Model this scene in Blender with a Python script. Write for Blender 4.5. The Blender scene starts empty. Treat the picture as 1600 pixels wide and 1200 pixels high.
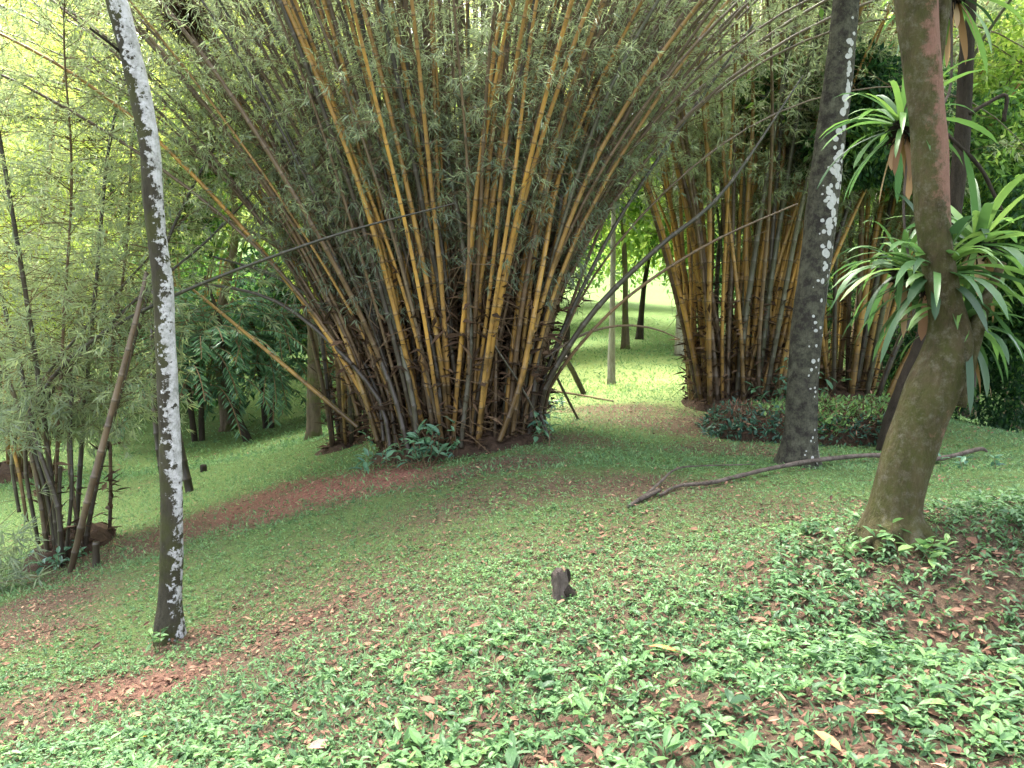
import bpy, math, random
import numpy as np
from mathutils import Vector
R = math.radians
RNG = np.random.default_rng(7)
random.seed(7)
SC = bpy.context.scene
COL = SC.collection

# ------------------------------------------------------------------ camera, sky, sun, exposure
FPX, PITCH, EYE = 1200.0, math.atan(120/1200), 1.6
cam_d = bpy.data.cameras.new('camera'); cam = bpy.data.objects.new('camera', cam_d); COL.objects.link(cam)
cam.location = (0, 0, EYE); cam.rotation_euler = (math.pi/2-PITCH, 0, 0)
cam_d.sensor_width = 36; cam_d.lens = 27; cam_d.clip_end = 1000; cam_d.clip_start = .05
SC.camera = cam
SUN_EL, SUN_AZ = R(70), R(-30)          # azimuth measured from +Y towards +X
w = bpy.data.worlds.new('World'); SC.world = w; w.use_nodes = True
nt = w.node_tree; bg = nt.nodes['Background']
sky = nt.nodes.new('ShaderNodeTexSky'); sky.sky_type = 'NISHITA'; sky.sun_disc = False
sky.sun_elevation = SUN_EL; sky.sun_rotation = SUN_AZ; sky.dust_density = 4; sky.ozone_density = 1
hs = nt.nodes.new('ShaderNodeHueSaturation'); hs.inputs['Saturation'].default_value = .45
nt.links.new(sky.outputs[0], hs.inputs['Color']); nt.links.new(hs.outputs[0], bg.inputs['Color'])
bg.inputs['Strength'].default_value = .15
sd = bpy.data.lights.new('sun', 'SUN'); sun = bpy.data.objects.new('sun', sd); COL.objects.link(sun)
sd.energy = 3.0; sd.angle = R(22); sd.color = (1, .95, .86)
sdir = Vector((math.sin(SUN_AZ)*math.cos(SUN_EL), math.cos(SUN_AZ)*math.cos(SUN_EL), math.sin(SUN_EL)))
sun.rotation_euler = sdir.to_track_quat('Z', 'Y').to_euler()
SC.view_settings.view_transform = 'Standard'; SC.view_settings.look = 'None'
SC.view_settings.gamma = 1; SC.view_settings.exposure = 2.92
SC.render.engine = 'CYCLES'
SC.cycles.max_bounces = 8; SC.cycles.diffuse_bounces = 5; SC.cycles.glossy_bounces = 2
SC.cycles.transmission_bounces = 6; SC.cycles.transparent_max_bounces = 4
SC.cycles.use_denoising = True

# ------------------------------------------------------------------ measuring helpers
def P(x, y, d):
    """the world point seen at (x, y) of the 1600x1200 photograph at distance d along +Y"""
    u = (x-800)/FPX; v = (600-y)/FPX
    dy = math.cos(PITCH)+v*math.sin(PITCH); dz = -math.sin(PITCH)+v*math.cos(PITCH)
    k = d/dy
    return np.array([u*k, d, EYE+dz*k])

CTRL = [(800,1200,2.6),(1600,1200,2.25),(400,1200,3.1),(0,1200,3.8),(0,1050,5.0),(265,1000,5.5),(500,1000,4.6),
 (0,930,8.0),(100,880,9),(200,850,9),(150,760,13),(150,640,24),(0,640,24),(300,765,12),(305,690,20),(425,665,22),
 (490,680,16),(350,720,16),(510,700,12),(450,722,12),(600,737,8.3),(700,728,8.2),(850,692,8.8),(400,800,8.5),
 (877,935,4.3),(800,800,6.2),(1000,700,8.7),(950,602,16),(850,622,14),(1070,560,21),(1000,503,32),(870,552,24),
 (1248,725,7.8),(1130,640,11.8),(1300,702,9.2),(1360,632,12.5),(1550,690,9.6),(1600,742,7.4),(1560,681,13),(1550,655,22),
 (1400,832,5.0),(1180,830,5.3),(1000,1050,3.3),(1300,1050,3.0)]
pts = [P(*c) for c in CTRL]
pts += [np.array(v, float) for v in [(-40,30,-1),(-40,60,4),(0,60,5),(45,60,3),(40,20,-1.5),(-30,0,-4),(25,0,.6),(0,-12,.4),
        (-15,-10,-3),(15,-10,.8),(0,100,22),(-60,100,22),(60,100,22),(12,34,.6),(-14,34,-1.2),(20,34,-1.0)]]
pts = np.array(pts)
def tps(r2): return np.where(r2 > 1e-12, .5*r2*np.log(np.maximum(r2, 1e-12)), 0)
_c = pts[:, :2]/10
_n = len(_c)
_K = tps(((_c[:, None]-_c[None])**2).sum(-1)) + np.eye(_n)*2e-4
_A = np.zeros((_n+3, _n+3)); _A[:_n, :_n] = _K; _A[:_n, _n] = 1; _A[:_n, _n+1:] = _c; _A[_n, :_n] = 1; _A[_n+1:, :_n] = _c.T
_s = np.linalg.solve(_A, np.concatenate([pts[:, 2], [0, 0, 0]]))
def bump(x, y, cx, cy, rx, ry, h): return h*np.exp(-((x-cx)/rx)**2-((y-cy)/ry)**2)
def gz(x, y):
    x = np.asarray(x, float); y = np.asarray(y, float); sh = x.shape
    x = x.ravel(); y = y.ravel(); out = np.empty_like(x)
    for i in range(0, len(x), 20000):
        q = np.stack([x[i:i+20000], y[i:i+20000]], 1)/10
        out[i:i+20000] = tps(((q[:, None]-_c[None])**2).sum(-1))@_s[:_n]+_s[_n]+q@_s[_n+1:]
    out = np.clip(out, -6, 26)
    n = .02*np.sin(1.7*x+.6*y)*np.sin(1.3*y-.4*x+1)+.012*np.sin(4.1*x+1.1)*np.sin(3.7*y+x)+.006*np.sin(9*x+2*y)*np.sin(8*y-3*x)
    out += n
    out += bump(x, y, 3.1, 4.55, 1.3, .5, .25)+bump(x, y, 2.45, 5.0, .5, .4, .07)-bump(x, y, 2.35, 3.35, .9, .38, .22)+.03*np.exp(-((x-2.8)/1.2)**2-((y-4)/.7)**2)*np.sin(7*x+3*y)*np.sin(9*y-2*x)
    return out.reshape(sh)
def hit(px, py):
    """where the sight line of a photo pixel meets the ground"""
    ds = np.concatenate([np.arange(1.8, 12, .04), np.arange(12, 60, .2)])
    q = np.array([P(px, py, d) for d in ds]); g = gz(q[:, 0], q[:, 1]); k = np.argmax(q[:, 2] <= g)
    return np.array([q[k, 0], q[k, 1], g[k]])
def gp(x, y): return np.array([x, y, float(gz(np.array([x]), np.array([y]))[0])])

# ------------------------------------------------------------------ object helpers
def tag(o, label=None, cat=None, group=None, kind=None):
    if label: o['label'] = label
    if cat: o['category'] = cat
    if group: o['group'] = group
    if kind: o['kind'] = kind
    return o
def empty(name, loc, label, cat, group=None):
    o = bpy.data.objects.new(name, None); COL.objects.link(o); o.location = tuple(loc); o.empty_display_size = .2
    return tag(o, label, cat, group)
def mesh(name, v, f, mat, parent=None, attrs=None, smooth=False):
    """v (n,3) in world space; f a list of int arrays (k,3) or (k,4); attrs name -> per-vertex floats"""
    me = bpy.data.meshes.new(name)
    v = np.asarray(v, float)
    if parent is not None: v = v-np.array(parent.location)
    f = [np.asarray(a, np.int32) for a in f if len(a)]
    me.vertices.add(len(v)); me.vertices.foreach_set('co', v.astype(np.float32).ravel())
    loops = np.concatenate([a.ravel() for a in f]); tot = np.concatenate([np.full(len(a), a.shape[1], np.int32) for a in f])
    st = np.concatenate([[0], np.cumsum(tot)[:-1]]).astype(np.int32)
    me.loops.add(len(loops)); me.loops.foreach_set('vertex_index', loops)
    me.polygons.add(len(tot)); me.polygons.foreach_set('loop_start', st); me.polygons.foreach_set('loop_total', tot)
    me.polygons.foreach_set('use_smooth', np.full(len(tot), smooth))
    for k, a in (attrs or {}).items():
        at = me.attributes.new(k, 'FLOAT', 'POINT'); at.data.foreach_set('value', np.asarray(a, np.float32))
    me.materials.append(mat); me.update(calc_edges=True)
    o = bpy.data.objects.new(name, me); COL.objects.link(o)
    if parent is not None: o.parent = parent
    return o
class G:
    """gathers pieces of one mesh"""
    def __init__(s): s.v = []; s.q = []; s.t = []; s.a = {}; s.n = 0
    def add(s, v, q=None, t=None, **at):
        v = np.asarray(v).reshape(-1, 3)
        if q is not None and len(q): s.q.append(np.asarray(q)+s.n)
        if t is not None and len(t): s.t.append(np.asarray(t)+s.n)
        for k, x in at.items(): s.a.setdefault(k, []).append(np.broadcast_to(np.asarray(x, float), (len(v),)))
        s.v.append(v); s.n += len(v)
    def obj(s, name, mat, parent=None, smooth=False):
        f = []
        if s.q: f.append(np.concatenate(s.q))
        if s.t: f.append(np.concatenate(s.t))
        return mesh(name, np.concatenate(s.v), f, mat, parent, {k: np.concatenate(x) for k, x in s.a.items()}, smooth)
def nrm(a): return a/np.maximum(np.linalg.norm(a, axis=-1, keepdims=True), 1e-9)
def spline(p, n):
    """Catmull-Rom through the rows of p, n rows out"""
    p = np.asarray(p, float)
    if len(p) == 2: return p[0]+(p[1]-p[0])*np.linspace(0, 1, n)[:, None]
    e = np.vstack([2*p[0]-p[1], p, 2*p[-1]-p[-2]]); t = np.linspace(0, len(p)-1, n); i = np.minimum(t.astype(int), len(p)-2); u = (t-i)[:, None]
    a, b, c, d = e[i], e[i+1], e[i+2], e[i+3]
    return .5*(2*b+(c-a)*u+(2*a-5*b+4*c-d)*u*u+(3*b-a-3*c+d)*u**3)
def tube(path, rad, sides=10, rough=0., seed=0, lobes=0., cap=True):
    """a closed tube; gives verts, quads, tris, along (m), side (-1 left .. 1 right)"""
    path = np.asarray(path, float); m = len(path); rad = np.broadcast_to(rad, (m,)).astype(float)
    T = nrm(np.gradient(path, axis=0)); N = np.zeros_like(T)
    ref = np.array([1., 0, 0]) if abs(T[0, 0]) < .9 else np.array([0, 1., 0])
    for i in range(m):
        r = ref-T[i]*np.dot(ref, T[i]); ref = r/np.linalg.norm(r); N[i] = ref
    B = np.cross(T, N); th = np.linspace(0, 2*math.pi, sides, endpoint=False)
    al = np.concatenate([[0], np.cumsum(np.linalg.norm(np.diff(path, axis=0), axis=1))])
    rr = rad[:, None]*np.ones(sides)
    if rough:
        rg = np.random.default_rng(seed); ph = rg.uniform(0, 6.28, 12); a = al[:, None]/max(rad[0], .01)
        rr = rr*(1+rough*(np.sin(2*th+ph[0]+.35*a)*.5+np.sin(3*th+ph[1]-.5*a)*.4+np.sin(5*th+ph[2]+.9*a)*.3+np.sin(1.3*a+ph[3])*.35
             +.3*np.sin(9*th+ph[4]+1.7*a)+.25*np.sin(4.1*a+ph[5]+2*th)))
    if lobes:
        fl = np.clip(1-al/(4.5*rad[-1 if rad[-1] > .02 else 0]+1e-6), 0, 1)[:, None]**2
        rr = rr*(1+lobes*fl*(.5+.5*np.cos(5*th+seed)))
    v = path[:, None]+rr[..., None]*(np.cos(th)[None, :, None]*N[:, None]+np.sin(th)[None, :, None]*B[:, None])
    i = np.arange(m-1)[:, None]*sides; j = np.arange(sides)[None]; jn = (j+1) % sides
    q = np.stack([i+j, i+jn, i+sides+jn, i+sides+j], -1).reshape(-1, 4)
    v = v.reshape(-1, 3); along = np.repeat(al, sides); side = np.tile(np.cos(th), m); t = []
    if cap:
        k = len(v); v = np.vstack([v, path[0], path[-1]]); along = np.append(along, [0, al[-1]]); side = np.append(side, [0, 0])
        j = np.arange(sides); jn = (j+1) % sides
        t = np.concatenate([np.stack([np.full(sides, k), jn, j], 1), np.stack([np.full(sides, k+1), (m-1)*sides+j, (m-1)*sides+jn], 1)])
    return v, q, t, along, side
def addtube(g, *a, **k):
    v, q, t, al, sd_ = tube(*a, **k); g.add(v, q, t, along=al, side=sd_)
def tube_obj(name, path, rad, mat, parent=None, sides=10, rough=0., seed=0, lobes=0.):
    g = G(); addtube(g, path, rad, sides=sides, rough=rough, seed=seed, lobes=lobes); return g.obj(name, mat, parent, True)
def prisms(g, a, b, ra, rb, rnd=.5):
    """many thin three-sided twigs at once"""
    T = nrm(b-a); ref = np.where(np.abs(T[:, 2:3]) < .9, np.array([[0, 0, 1.]]), np.array([[1., 0, 0]])); N = nrm(np.cross(T, ref)); B = np.cross(T, N)
    v = []
    for p, r in ((a, ra), (b, rb)):
        r = np.broadcast_to(r, (len(a),))[:, None]
        for k in range(3): v.append(p+r*(math.cos(k*2.094)*N+math.sin(k*2.094)*B))
    v = np.stack(v, 1); o = np.arange(len(a))[:, None]*6
    q = np.concatenate([o+np.array([[0, 1, 4, 3]]), o+np.array([[1, 2, 5, 4]]), o+np.array([[2, 0, 3, 5]])])
    g.add(v, q, rnd=rnd, along=0., side=0.)
def kites(g, p, d, L, W, rnd, up=None, fold=.0, tip=-.12, **at):
    """narrow or broad leaves: base, widest at .4, drooping tip"""
    n = len(p); d = nrm(d); up = RNG.normal(0, .5, (n, 3))+np.array([0, 0, 1.]) if up is None else up
    s = nrm(np.cross(d, up)); nn = nrm(np.cross(s, d)); L = np.broadcast_to(L, (n,))[:, None]; W = np.broadcast_to(W, (n,))[:, None]
    m = p+d*L*.42
    v = np.stack([p, m+s*W*.5+nn*W*fold, p+d*L+nn*L*tip, m-s*W*.5+nn*W*fold], 1)
    q = np.arange(n)[:, None]*4+np.arange(4)[None]
    g.add(v, q, rnd=np.repeat(np.broadcast_to(rnd, (n,)), 4), **{k: np.repeat(np.broadcast_to(x, (n,)), 4) for k, x in at.items()})
def blades(g, p, d, L, W, rnd, droop=.3, fold=.18, curl=0.):
    """leaf of five sections with a folded midrib, for leaves seen close"""
    n = len(p); d = nrm(d); s = nrm(np.cross(d, np.array([0, 0, 1.])+RNG.normal(0, .25, (n, 3)))); nn = nrm(np.cross(s, d))
    L = np.broadcast_to(L, (n,))[:, None]; W = np.broadcast_to(W, (n,))[:, None]; dr = np.broadcast_to(droop, (n,))[:, None]; v = [p]
    for t, wd in ((.22, .72), (.5, 1.), (.78, .66)):
        c = p+d*L*t-nn*L*dr*t*t
        v += [c+s*W*.5*wd+nn*W*(fold-curl*t), c, c-s*W*.5*wd+nn*W*fold]
    v.append(p+d*L*.98-nn*L*dr)
    v = np.stack(v, 1); o = np.arange(n)[:, None]*11
    q = np.concatenate([o+np.array([[1, 4, 5, 2]]), o+np.array([[2, 5, 6, 3]]), o+np.array([[4, 7, 8, 5]]), o+np.array([[5, 8, 9, 6]])])
    t = np.concatenate([o+np.array([[0, 1, 2]]), o+np.array([[0, 2, 3]]), o+np.array([[7, 10, 8]]), o+np.array([[8, 10, 9]])])
    g.add(v, q, t, rnd=np.repeat(np.broadcast_to(rnd, (n,)), 11))

# ------------------------------------------------------------------ materials
def lk(m, a, b): m.node_tree.links.new(a, b)
def nd(m, t, **k):
    n = m.node_tree.nodes.new('ShaderNode'+t)
    for a, b in k.items(): setattr(n, a, b)
    return n
def newmat(name, rough=.7, spec=.3):
    m = bpy.data.materials.new(name); m.use_nodes = True; b = m.node_tree.nodes['Principled BSDF']
    b.inputs['Roughness'].default_value = rough; b.inputs['Specular IOR Level'].default_value = spec
    return m, b
def ramp(m, src, stops, interp='LINEAR'):
    r = nd(m, 'ValToRGB'); e = r.color_ramp.elements; r.color_ramp.interpolation = interp
    while len(e) < len(stops): e.new(.5)
    for i, (p, c) in enumerate(stops): e[i].position = p; e[i].color = (*c, 1) if len(c) == 3 else c
    lk(m, src, r.inputs[0]); return r
def attr(m, name):
    a = nd(m, 'Attribute'); a.attribute_name = name; return a.outputs['Fac']
def noise(m, scale, detail=4, rough=.6, vec=None, dist=0.):
    n = nd(m, 'TexNoise'); n.inputs['Scale'].default_value = scale; n.inputs['Detail'].default_value = detail
    n.inputs['Roughness'].default_value = rough; n.inputs['Distortion'].default_value = dist
    if vec is None:
        tc = nd(m, 'TexCoord'); vec = tc.outputs['Object']
    lk(m, vec, n.inputs['Vector']); return n.outputs['Fac']
def math_(m, op, a, b=None, clamp=False):
    n = nd(m, 'Math', operation=op, use_clamp=clamp)
    for i, x in enumerate((a, b)):
        if x is None: continue
        if isinstance(x, (int, float)): n.inputs[i].default_value = x
        else: lk(m, x, n.inputs[i])
    return n.outputs[0]
def mix(m, fac, a, b, mode='MIX'):
    n = nd(m, 'Mix', data_type='RGBA', blend_type=mode)
    for s, x in ((n.inputs[0], fac), (n.inputs[6], a), (n.inputs[7], b)):
        if isinstance(x, (int, float)): s.default_value = x
        elif isinstance(x, tuple): s.default_value = (*x, 1)
        else: lk(m, x, s)
    return n.outputs[2]
def bumpn(m, b, h, strength=.4, dist=.02):
    n = nd(m, 'Bump'); n.inputs['Strength'].default_value = strength; n.inputs['Distance'].default_value = dist
    lk(m, h, n.inputs['Height']); lk(m, n.outputs[0], b.inputs['Normal'])
def leafmat(name, cols, tr=.4, rough=.45, spec=.35, gain=1.5):
    m, b = newmat(name, rough, spec); st = [(i/(len(cols)-1), c) for i, c in enumerate(cols)]
    r = ramp(m, attr(m, 'rnd'), st); lk(m, r.outputs[0], b.inputs['Base Color'])
    if tr:
        t = nd(m, 'BsdfTranslucent'); g = mix(m, 1., r.outputs[0], (gain, gain*1.03, gain*.85), 'MULTIPLY'); lk(m, g, t.inputs['Color'])
        x = nd(m, 'MixShader'); x.inputs[0].default_value = tr; lk(m, b.outputs[0], x.inputs[1]); lk(m, t.outputs[0], x.inputs[2])
        lk(m, x.outputs[0], m.node_tree.nodes['Material Output'].inputs['Surface'])
    return m
def culmmat(name, cols, dirt=(.028, .02, .013), ring=(.05, .035, .02), base_h=2.1, spots=.5):
    m, b = newmat(name, .42, .4)
    oi = nd(m, 'ObjectInfo'); r = ramp(m, oi.outputs['Random'], [(i/(len(cols)-1), c) for i, c in enumerate(cols)])
    al = attr(m, 'along')
    cv = nd(m, 'CombineXYZ'); lk(m, math_(m, 'MULTIPLY', al, 1.1), cv.inputs[0]); lk(m, math_(m, 'MULTIPLY', oi.outputs['Random'], 97.), cv.inputs[1]); stain = ramp(m, noise(m, 1., 4, .65, cv.outputs[0]), [(.42, (0, 0, 0)), (.6, (1, 1, 1))]).outputs[0]
    fr = math_(m, 'FRACT', math_(m, 'DIVIDE', al, .29))
    rg = ramp(m, fr, [(0, (1, 1, 1)), (.035, (1, 1, 1)), (.07, (0, 0, 0)), (1, (0, 0, 0))])
    pl = ramp(m, fr, [(0, (0, 0, 0)), (.06, (0, 0, 0)), (.09, (1, 1, 1)), (.16, (0, 0, 0)), (1, (0, 0, 0))])
    c = mix(m, noise(m, 9, 3), r.outputs[0], tuple(x*.6 for x in cols[-1]))
    upr = ramp(m, math_(m, 'ADD', math_(m, 'DIVIDE', al, 9.), math_(m, 'MULTIPLY', math_(m, 'SUBTRACT', oi.outputs['Random'], .5), .35)), [(.25, (0, 0, 0)), (.6, (.8,)*3)]).outputs[0]
    c = mix(m, upr, c, tuple(.3*a_+.03 for a_ in cols[0]))
    c = mix(m, math_(m, 'MULTIPLY', stain, .6), c, tuple(.35*a_+.02 for a_ in cols[0]))
    sp = ramp(m, noise(m, 5, 5, .7), [(.52, (0, 0, 0)), (.66, (1, 1, 1))])
    c = mix(m, math_(m, 'MULTIPLY', sp.outputs[0], spots), c, dirt)
    c = mix(m, math_(m, 'MULTIPLY', pl.outputs[0], .2), c, (.3, .27, .2))
    c = mix(m, math_(m, 'MULTIPLY', rg.outputs[0], .7), c, ring)
    lo = math_(m, 'ADD', math_(m, 'DIVIDE', al, base_h), math_(m, 'MULTIPLY', noise(m, 3, 3), 1.2))
    lr = ramp(m, math_(m, 'MULTIPLY', lo, .5), [(.36, (1, 1, 1)), (.66, (0, 0, 0))])
    c = mix(m, math_(m, 'MULTIPLY', lr.outputs[0], .85), c, dirt)
    lk(m, c, b.inputs['Base Color']); bumpn(m, b, rg.outputs[0], .5, .006)
    return m
M = {}
M['gold'] = culmmat('golden_culm', [(.58, .3, .055), (.48, .26, .05), (.38, .21, .055), (.54, .34, .09)], spots=.6)
M['brown'] = culmmat('brown_culm', [(.2, .12, .06), (.15, .09, .045), (.25, .14, .06), (.19, .14, .08)], spots=.6)
M['dark'] = culmmat('dark_culm', [(.05, .042, .032), (.075, .06, .045), (.06, .065, .04), (.11, .085, .06)], spots=.5)
M['grey'] = culmmat('grey_green_culm', [(.13, .13, .08), (.2, .18, .13), (.12, .13, .07)], spots=.7)
M['twig'], _b = newmat('twig', .8, .2); _b.inputs['Base Color'].default_value = (.12, .08, .045, 1)
M['sheath'], _b = newmat('dead_sheath', .85, .15)
lk(M['sheath'], ramp(M['sheath'], attr(M['sheath'], 'rnd'), [(0, (.03, .02, .012)), (.6, (.085, .05, .03)), (1, (.24, .16, .1))]).outputs[0], _b.inputs['Base Color'])
M['bleaf'] = leafmat('bamboo_leaf', [(.12, .15, .12), (.17, .21, .15), (.23, .28, .17), (.3, .35, .19), (.4, .42, .2)], .5, .4, .5)
M['bleaf_back'] = leafmat('sun_tinted_bamboo_leaf', [(.15, .22, .05), (.26, .35, .06), (.4, .48, .14), (.54, .58, .2), (.58, .48, .18)], .5, .5, .3, 1.6)  # paler copy of the bamboo leaf, background sunlight put into its colour
M['wood'] = leafmat('far_leaf', [(.012, .04, .02), (.04, .1, .035), (.16, .28, .06), (.42, .52, .14), (.6, .62, .24)], .5, .55, .25, 1.5)
M['darkleaf'] = leafmat('dark_leaf', [(.02, .06, .045), (.06, .14, .095), (.13, .25, .14)], .3, .4, .4)
M['herb'] = leafmat('herb_leaf', [(.04, .09, .04), (.075, .155, .06), (.12, .23, .085), (.15, .265, .09), (.21, .33, .1)], .28, .45, .35)
M['grass'] = leafmat('grass_blade', [(.06, .115, .055), (.1, .19, .085), (.16, .27, .12), (.25, .36, .16), (.38, .42, .19)], .35, .55, .25)
M['litter'] = leafmat('dead_leaf', [(.04, .022, .016), (.09, .045, .03), (.16, .085, .055), (.24, .14, .09), (.4, .27, .17)], 0, .8, .2)
M['brom'] = leafmat('bromeliad_leaf', [(.03, .07, .03), (.06, .13, .045), (.11, .21, .055), (.17, .27, .07)], .35, .42, .45)
M['deadstrap'] = leafmat('dry_strap_leaf', [(.12, .06, .03), (.3, .18, .1), (.5, .36, .24)], .2, .7, .2)

def barkmat(name, base, build, rough=.9):
    m, b = newmat(name, rough, .15); tcb = nd(m, 'TexCoord'); mp = nd(m, 'Mapping'); mp.inputs['Scale'].default_value = (1, 1, .28); lk(m, tcb.outputs['Object'], mp.inputs['Vector'])
    n1 = noise(m, 9, 8, .75, mp.outputs[0]); n2 = noise(m, 55, 6, .8, mp.outputs[0]); n1 = ramp(m, n1, [(.3, (0, 0, 0)), (.7, (1, 1, 1))]).outputs[0]
    c = mix(m, n1, base[0], base[1]); c = build(m, c)
    lk(m, c, b.inputs['Base Color']); bumpn(m, b, math_(m, 'ADD', n1, n2), 1., .04); return m
def patches(m, c, mask, col): return mix(m, mask, c, col)
def b_white(m, c):       # pale lichen on the right flank, moss lower left
    s = attr(m, 'side'); al = attr(m, 'along')
    n = noise(m, 17, 6, .7); up = ramp(m, math_(m, 'DIVIDE', al, 6), [(0, (0, 0, 0)), (.08, (.15,)*3), (.2, (.25,)*3), (.27, (.5,)*3), (.41, (.52,)*3), (.47, (.27,)*3), (.58, (.25,)*3), (.63, (.5,)*3), (1, (.6,)*3)]).outputs[0]
    f = math_(m, 'ADD', math_(m, 'MULTIPLY', s, .5), math_(m, 'ADD', math_(m, 'MULTIPLY', math_(m, 'SUBTRACT', n, .5), 3.2), up))
    k = ramp(m, f, [(.54, (0, 0, 0)), (.68, (1, 1, 1))]).outputs[0]
    mo = ramp(m, noise(m, 4, 3), [(.45, (0, 0, 0)), (.6, (1, 1, 1))]).outputs[0]
    c = mix(m, math_(m, 'MULTIPLY', mo, .6), c, (.09, .1, .03))
    return mix(m, k, c, mix(m, ramp(m, noise(m, 16, 6, .8), [(.35, (0, 0, 0)), (.6, (1, 1, 1))]).outputs[0], (.36, .36, .33), (.84, .83, .84)))
def b_spot(m, c):        # round pale lichen discs
    tc = nd(m, 'TexCoord'); vo = nd(m, 'TexVoronoi'); vo.inputs['Scale'].default_value = 14; vo.inputs['Randomness'].default_value = 1
    lk(m, tc.outputs['Object'], vo.inputs['Vector'])
    s = attr(m, 'side'); al = attr(m, 'along'); dens = noise(m, 2.2, 2)
    near = math_(m, 'SUBTRACT', 1., math_(m, 'MULTIPLY', math_(m, 'ABSOLUTE', math_(m, 'SUBTRACT', s, .35)), .9))
    hi = ramp(m, math_(m, 'DIVIDE', al, 6), [(0, (.35,)*3), (.3, (.45,)*3), (.42, (.85,)*3), (.58, (1.,)*3), (.68, (.6,)*3), (.78, (.3,)*3), (1, (.15,)*3)]).outputs[0]
    thr = math_(m, 'MULTIPLY', math_(m, 'MULTIPLY', near, hi), math_(m, 'MULTIPLY', dens, 2.0))
    wob = math_(m, 'ADD', vo.outputs['Distance'], math_(m, 'MULTIPLY', noise(m, 45, 3), .22))
    k = ramp(m, math_(m, 'SUBTRACT', thr, wob), [(.0, (0, 0, 0)), (.03, (1, 1, 1))]).outputs[0]
    edge = ramp(m, math_(m, 'MULTIPLY', math_(m, 'ADD', s, math_(m, 'MULTIPLY', noise(m, 10, 4), .5)), .5), [(.575, (0, 0, 0)), (.62, (1, 1, 1))]).outputs[0]
    c = mix(m, math_(m, 'MULTIPLY', edge, .7), c, (.45, .43, .4))
    c = mix(m, ramp(m, noise(m, 8, 7, .8), [(.42, (0, 0, 0)), (.62, (.9,)*3)]).outputs[0], c, (.14, .14, .1)); return mix(m, k, c, mix(m, noise(m, 30, 4), (.4, .4, .38), (.75, .75, .73)))
def b_mossy(m, c):       # olive moss low, flaking pink bark high on the right
    s = attr(m, 'side'); al = attr(m, 'along')
    mo = ramp(m, noise(m, 7, 7, .75), [(.3, (0, 0, 0)), (.6, (1, 1, 1))]).outputs[0]
    c = mix(m, math_(m, 'MULTIPLY', mo, .65), c, (.08, .095, .02))
    g = ramp(m, noise(m, 16, 7, .8), [(.5, (0, 0, 0)), (.68, (1, 1, 1))]).outputs[0]
    c = mix(m, math_(m, 'MULTIPLY', g, .55), c, (.24, .22, .17))
    pk = math_(m, 'ADD', math_(m, 'MULTIPLY', s, .3), math_(m, 'MULTIPLY', noise(m, 9, 7, .75), 1.5))
    hi = ramp(m, math_(m, 'DIVIDE', al, 6), [(0, (0, 0, 0)), (.1, (.0,)*3), (.14, (.25,)*3), (.2, (0.,)*3), (.33, (.1,)*3), (.37, (.5,)*3), (.6, (.5,)*3), (.64, (.0,)*3), (1, (.0,)*3)]).outputs[0]
    k = ramp(m, math_(m, 'MULTIPLY', math_(m, 'ADD', pk, hi), .5), [(.58, (0, 0, 0)), (.68, (.9,)*3)]).outputs[0]
    return mix(m, k, c, mix(m, noise(m, 15, 6, .8), (.42, .25, .18), (.2, .09, .07)))
M['b_white'] = barkmat('pale_lichen_bark', ((.035, .03, .022), (.11, .1, .07)), b_white)
M['b_spot'] = barkmat('dark_spotted_bark', ((.018, .016, .014), (.06, .052, .045)), b_spot)
M['b_mossy'] = barkmat('mossy_flaking_bark', ((.022, .016, .01), (.17, .125, .075)), b_mossy)
M['b_dark'] = barkmat('dark_bark', ((.02, .017, .014), (.07, .055, .042)), lambda m, c: c)
M['b_mid'] = barkmat('brown_bark', ((.06, .045, .03), (.2, .16, .11)), lambda m, c: mix(m, ramp(m, noise(m, 3, 4), [(.5, (0, 0, 0)), (.6, (1, 1, 1))]).outputs[0], c, (.1, .11, .04)))
M['b_pale'] = barkmat('pale_bark', ((.25, .22, .18), (.5, .48, .44)), lambda m, c: c)
M['b_branch'] = barkmat('weathered_branch', ((.07, .055, .045), (.26, .21, .18)), lambda m, c: c)
M['root'] = barkmat('root_mass', ((.012, .01, .008), (.04, .03, .02)), lambda m, c: c)

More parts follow.
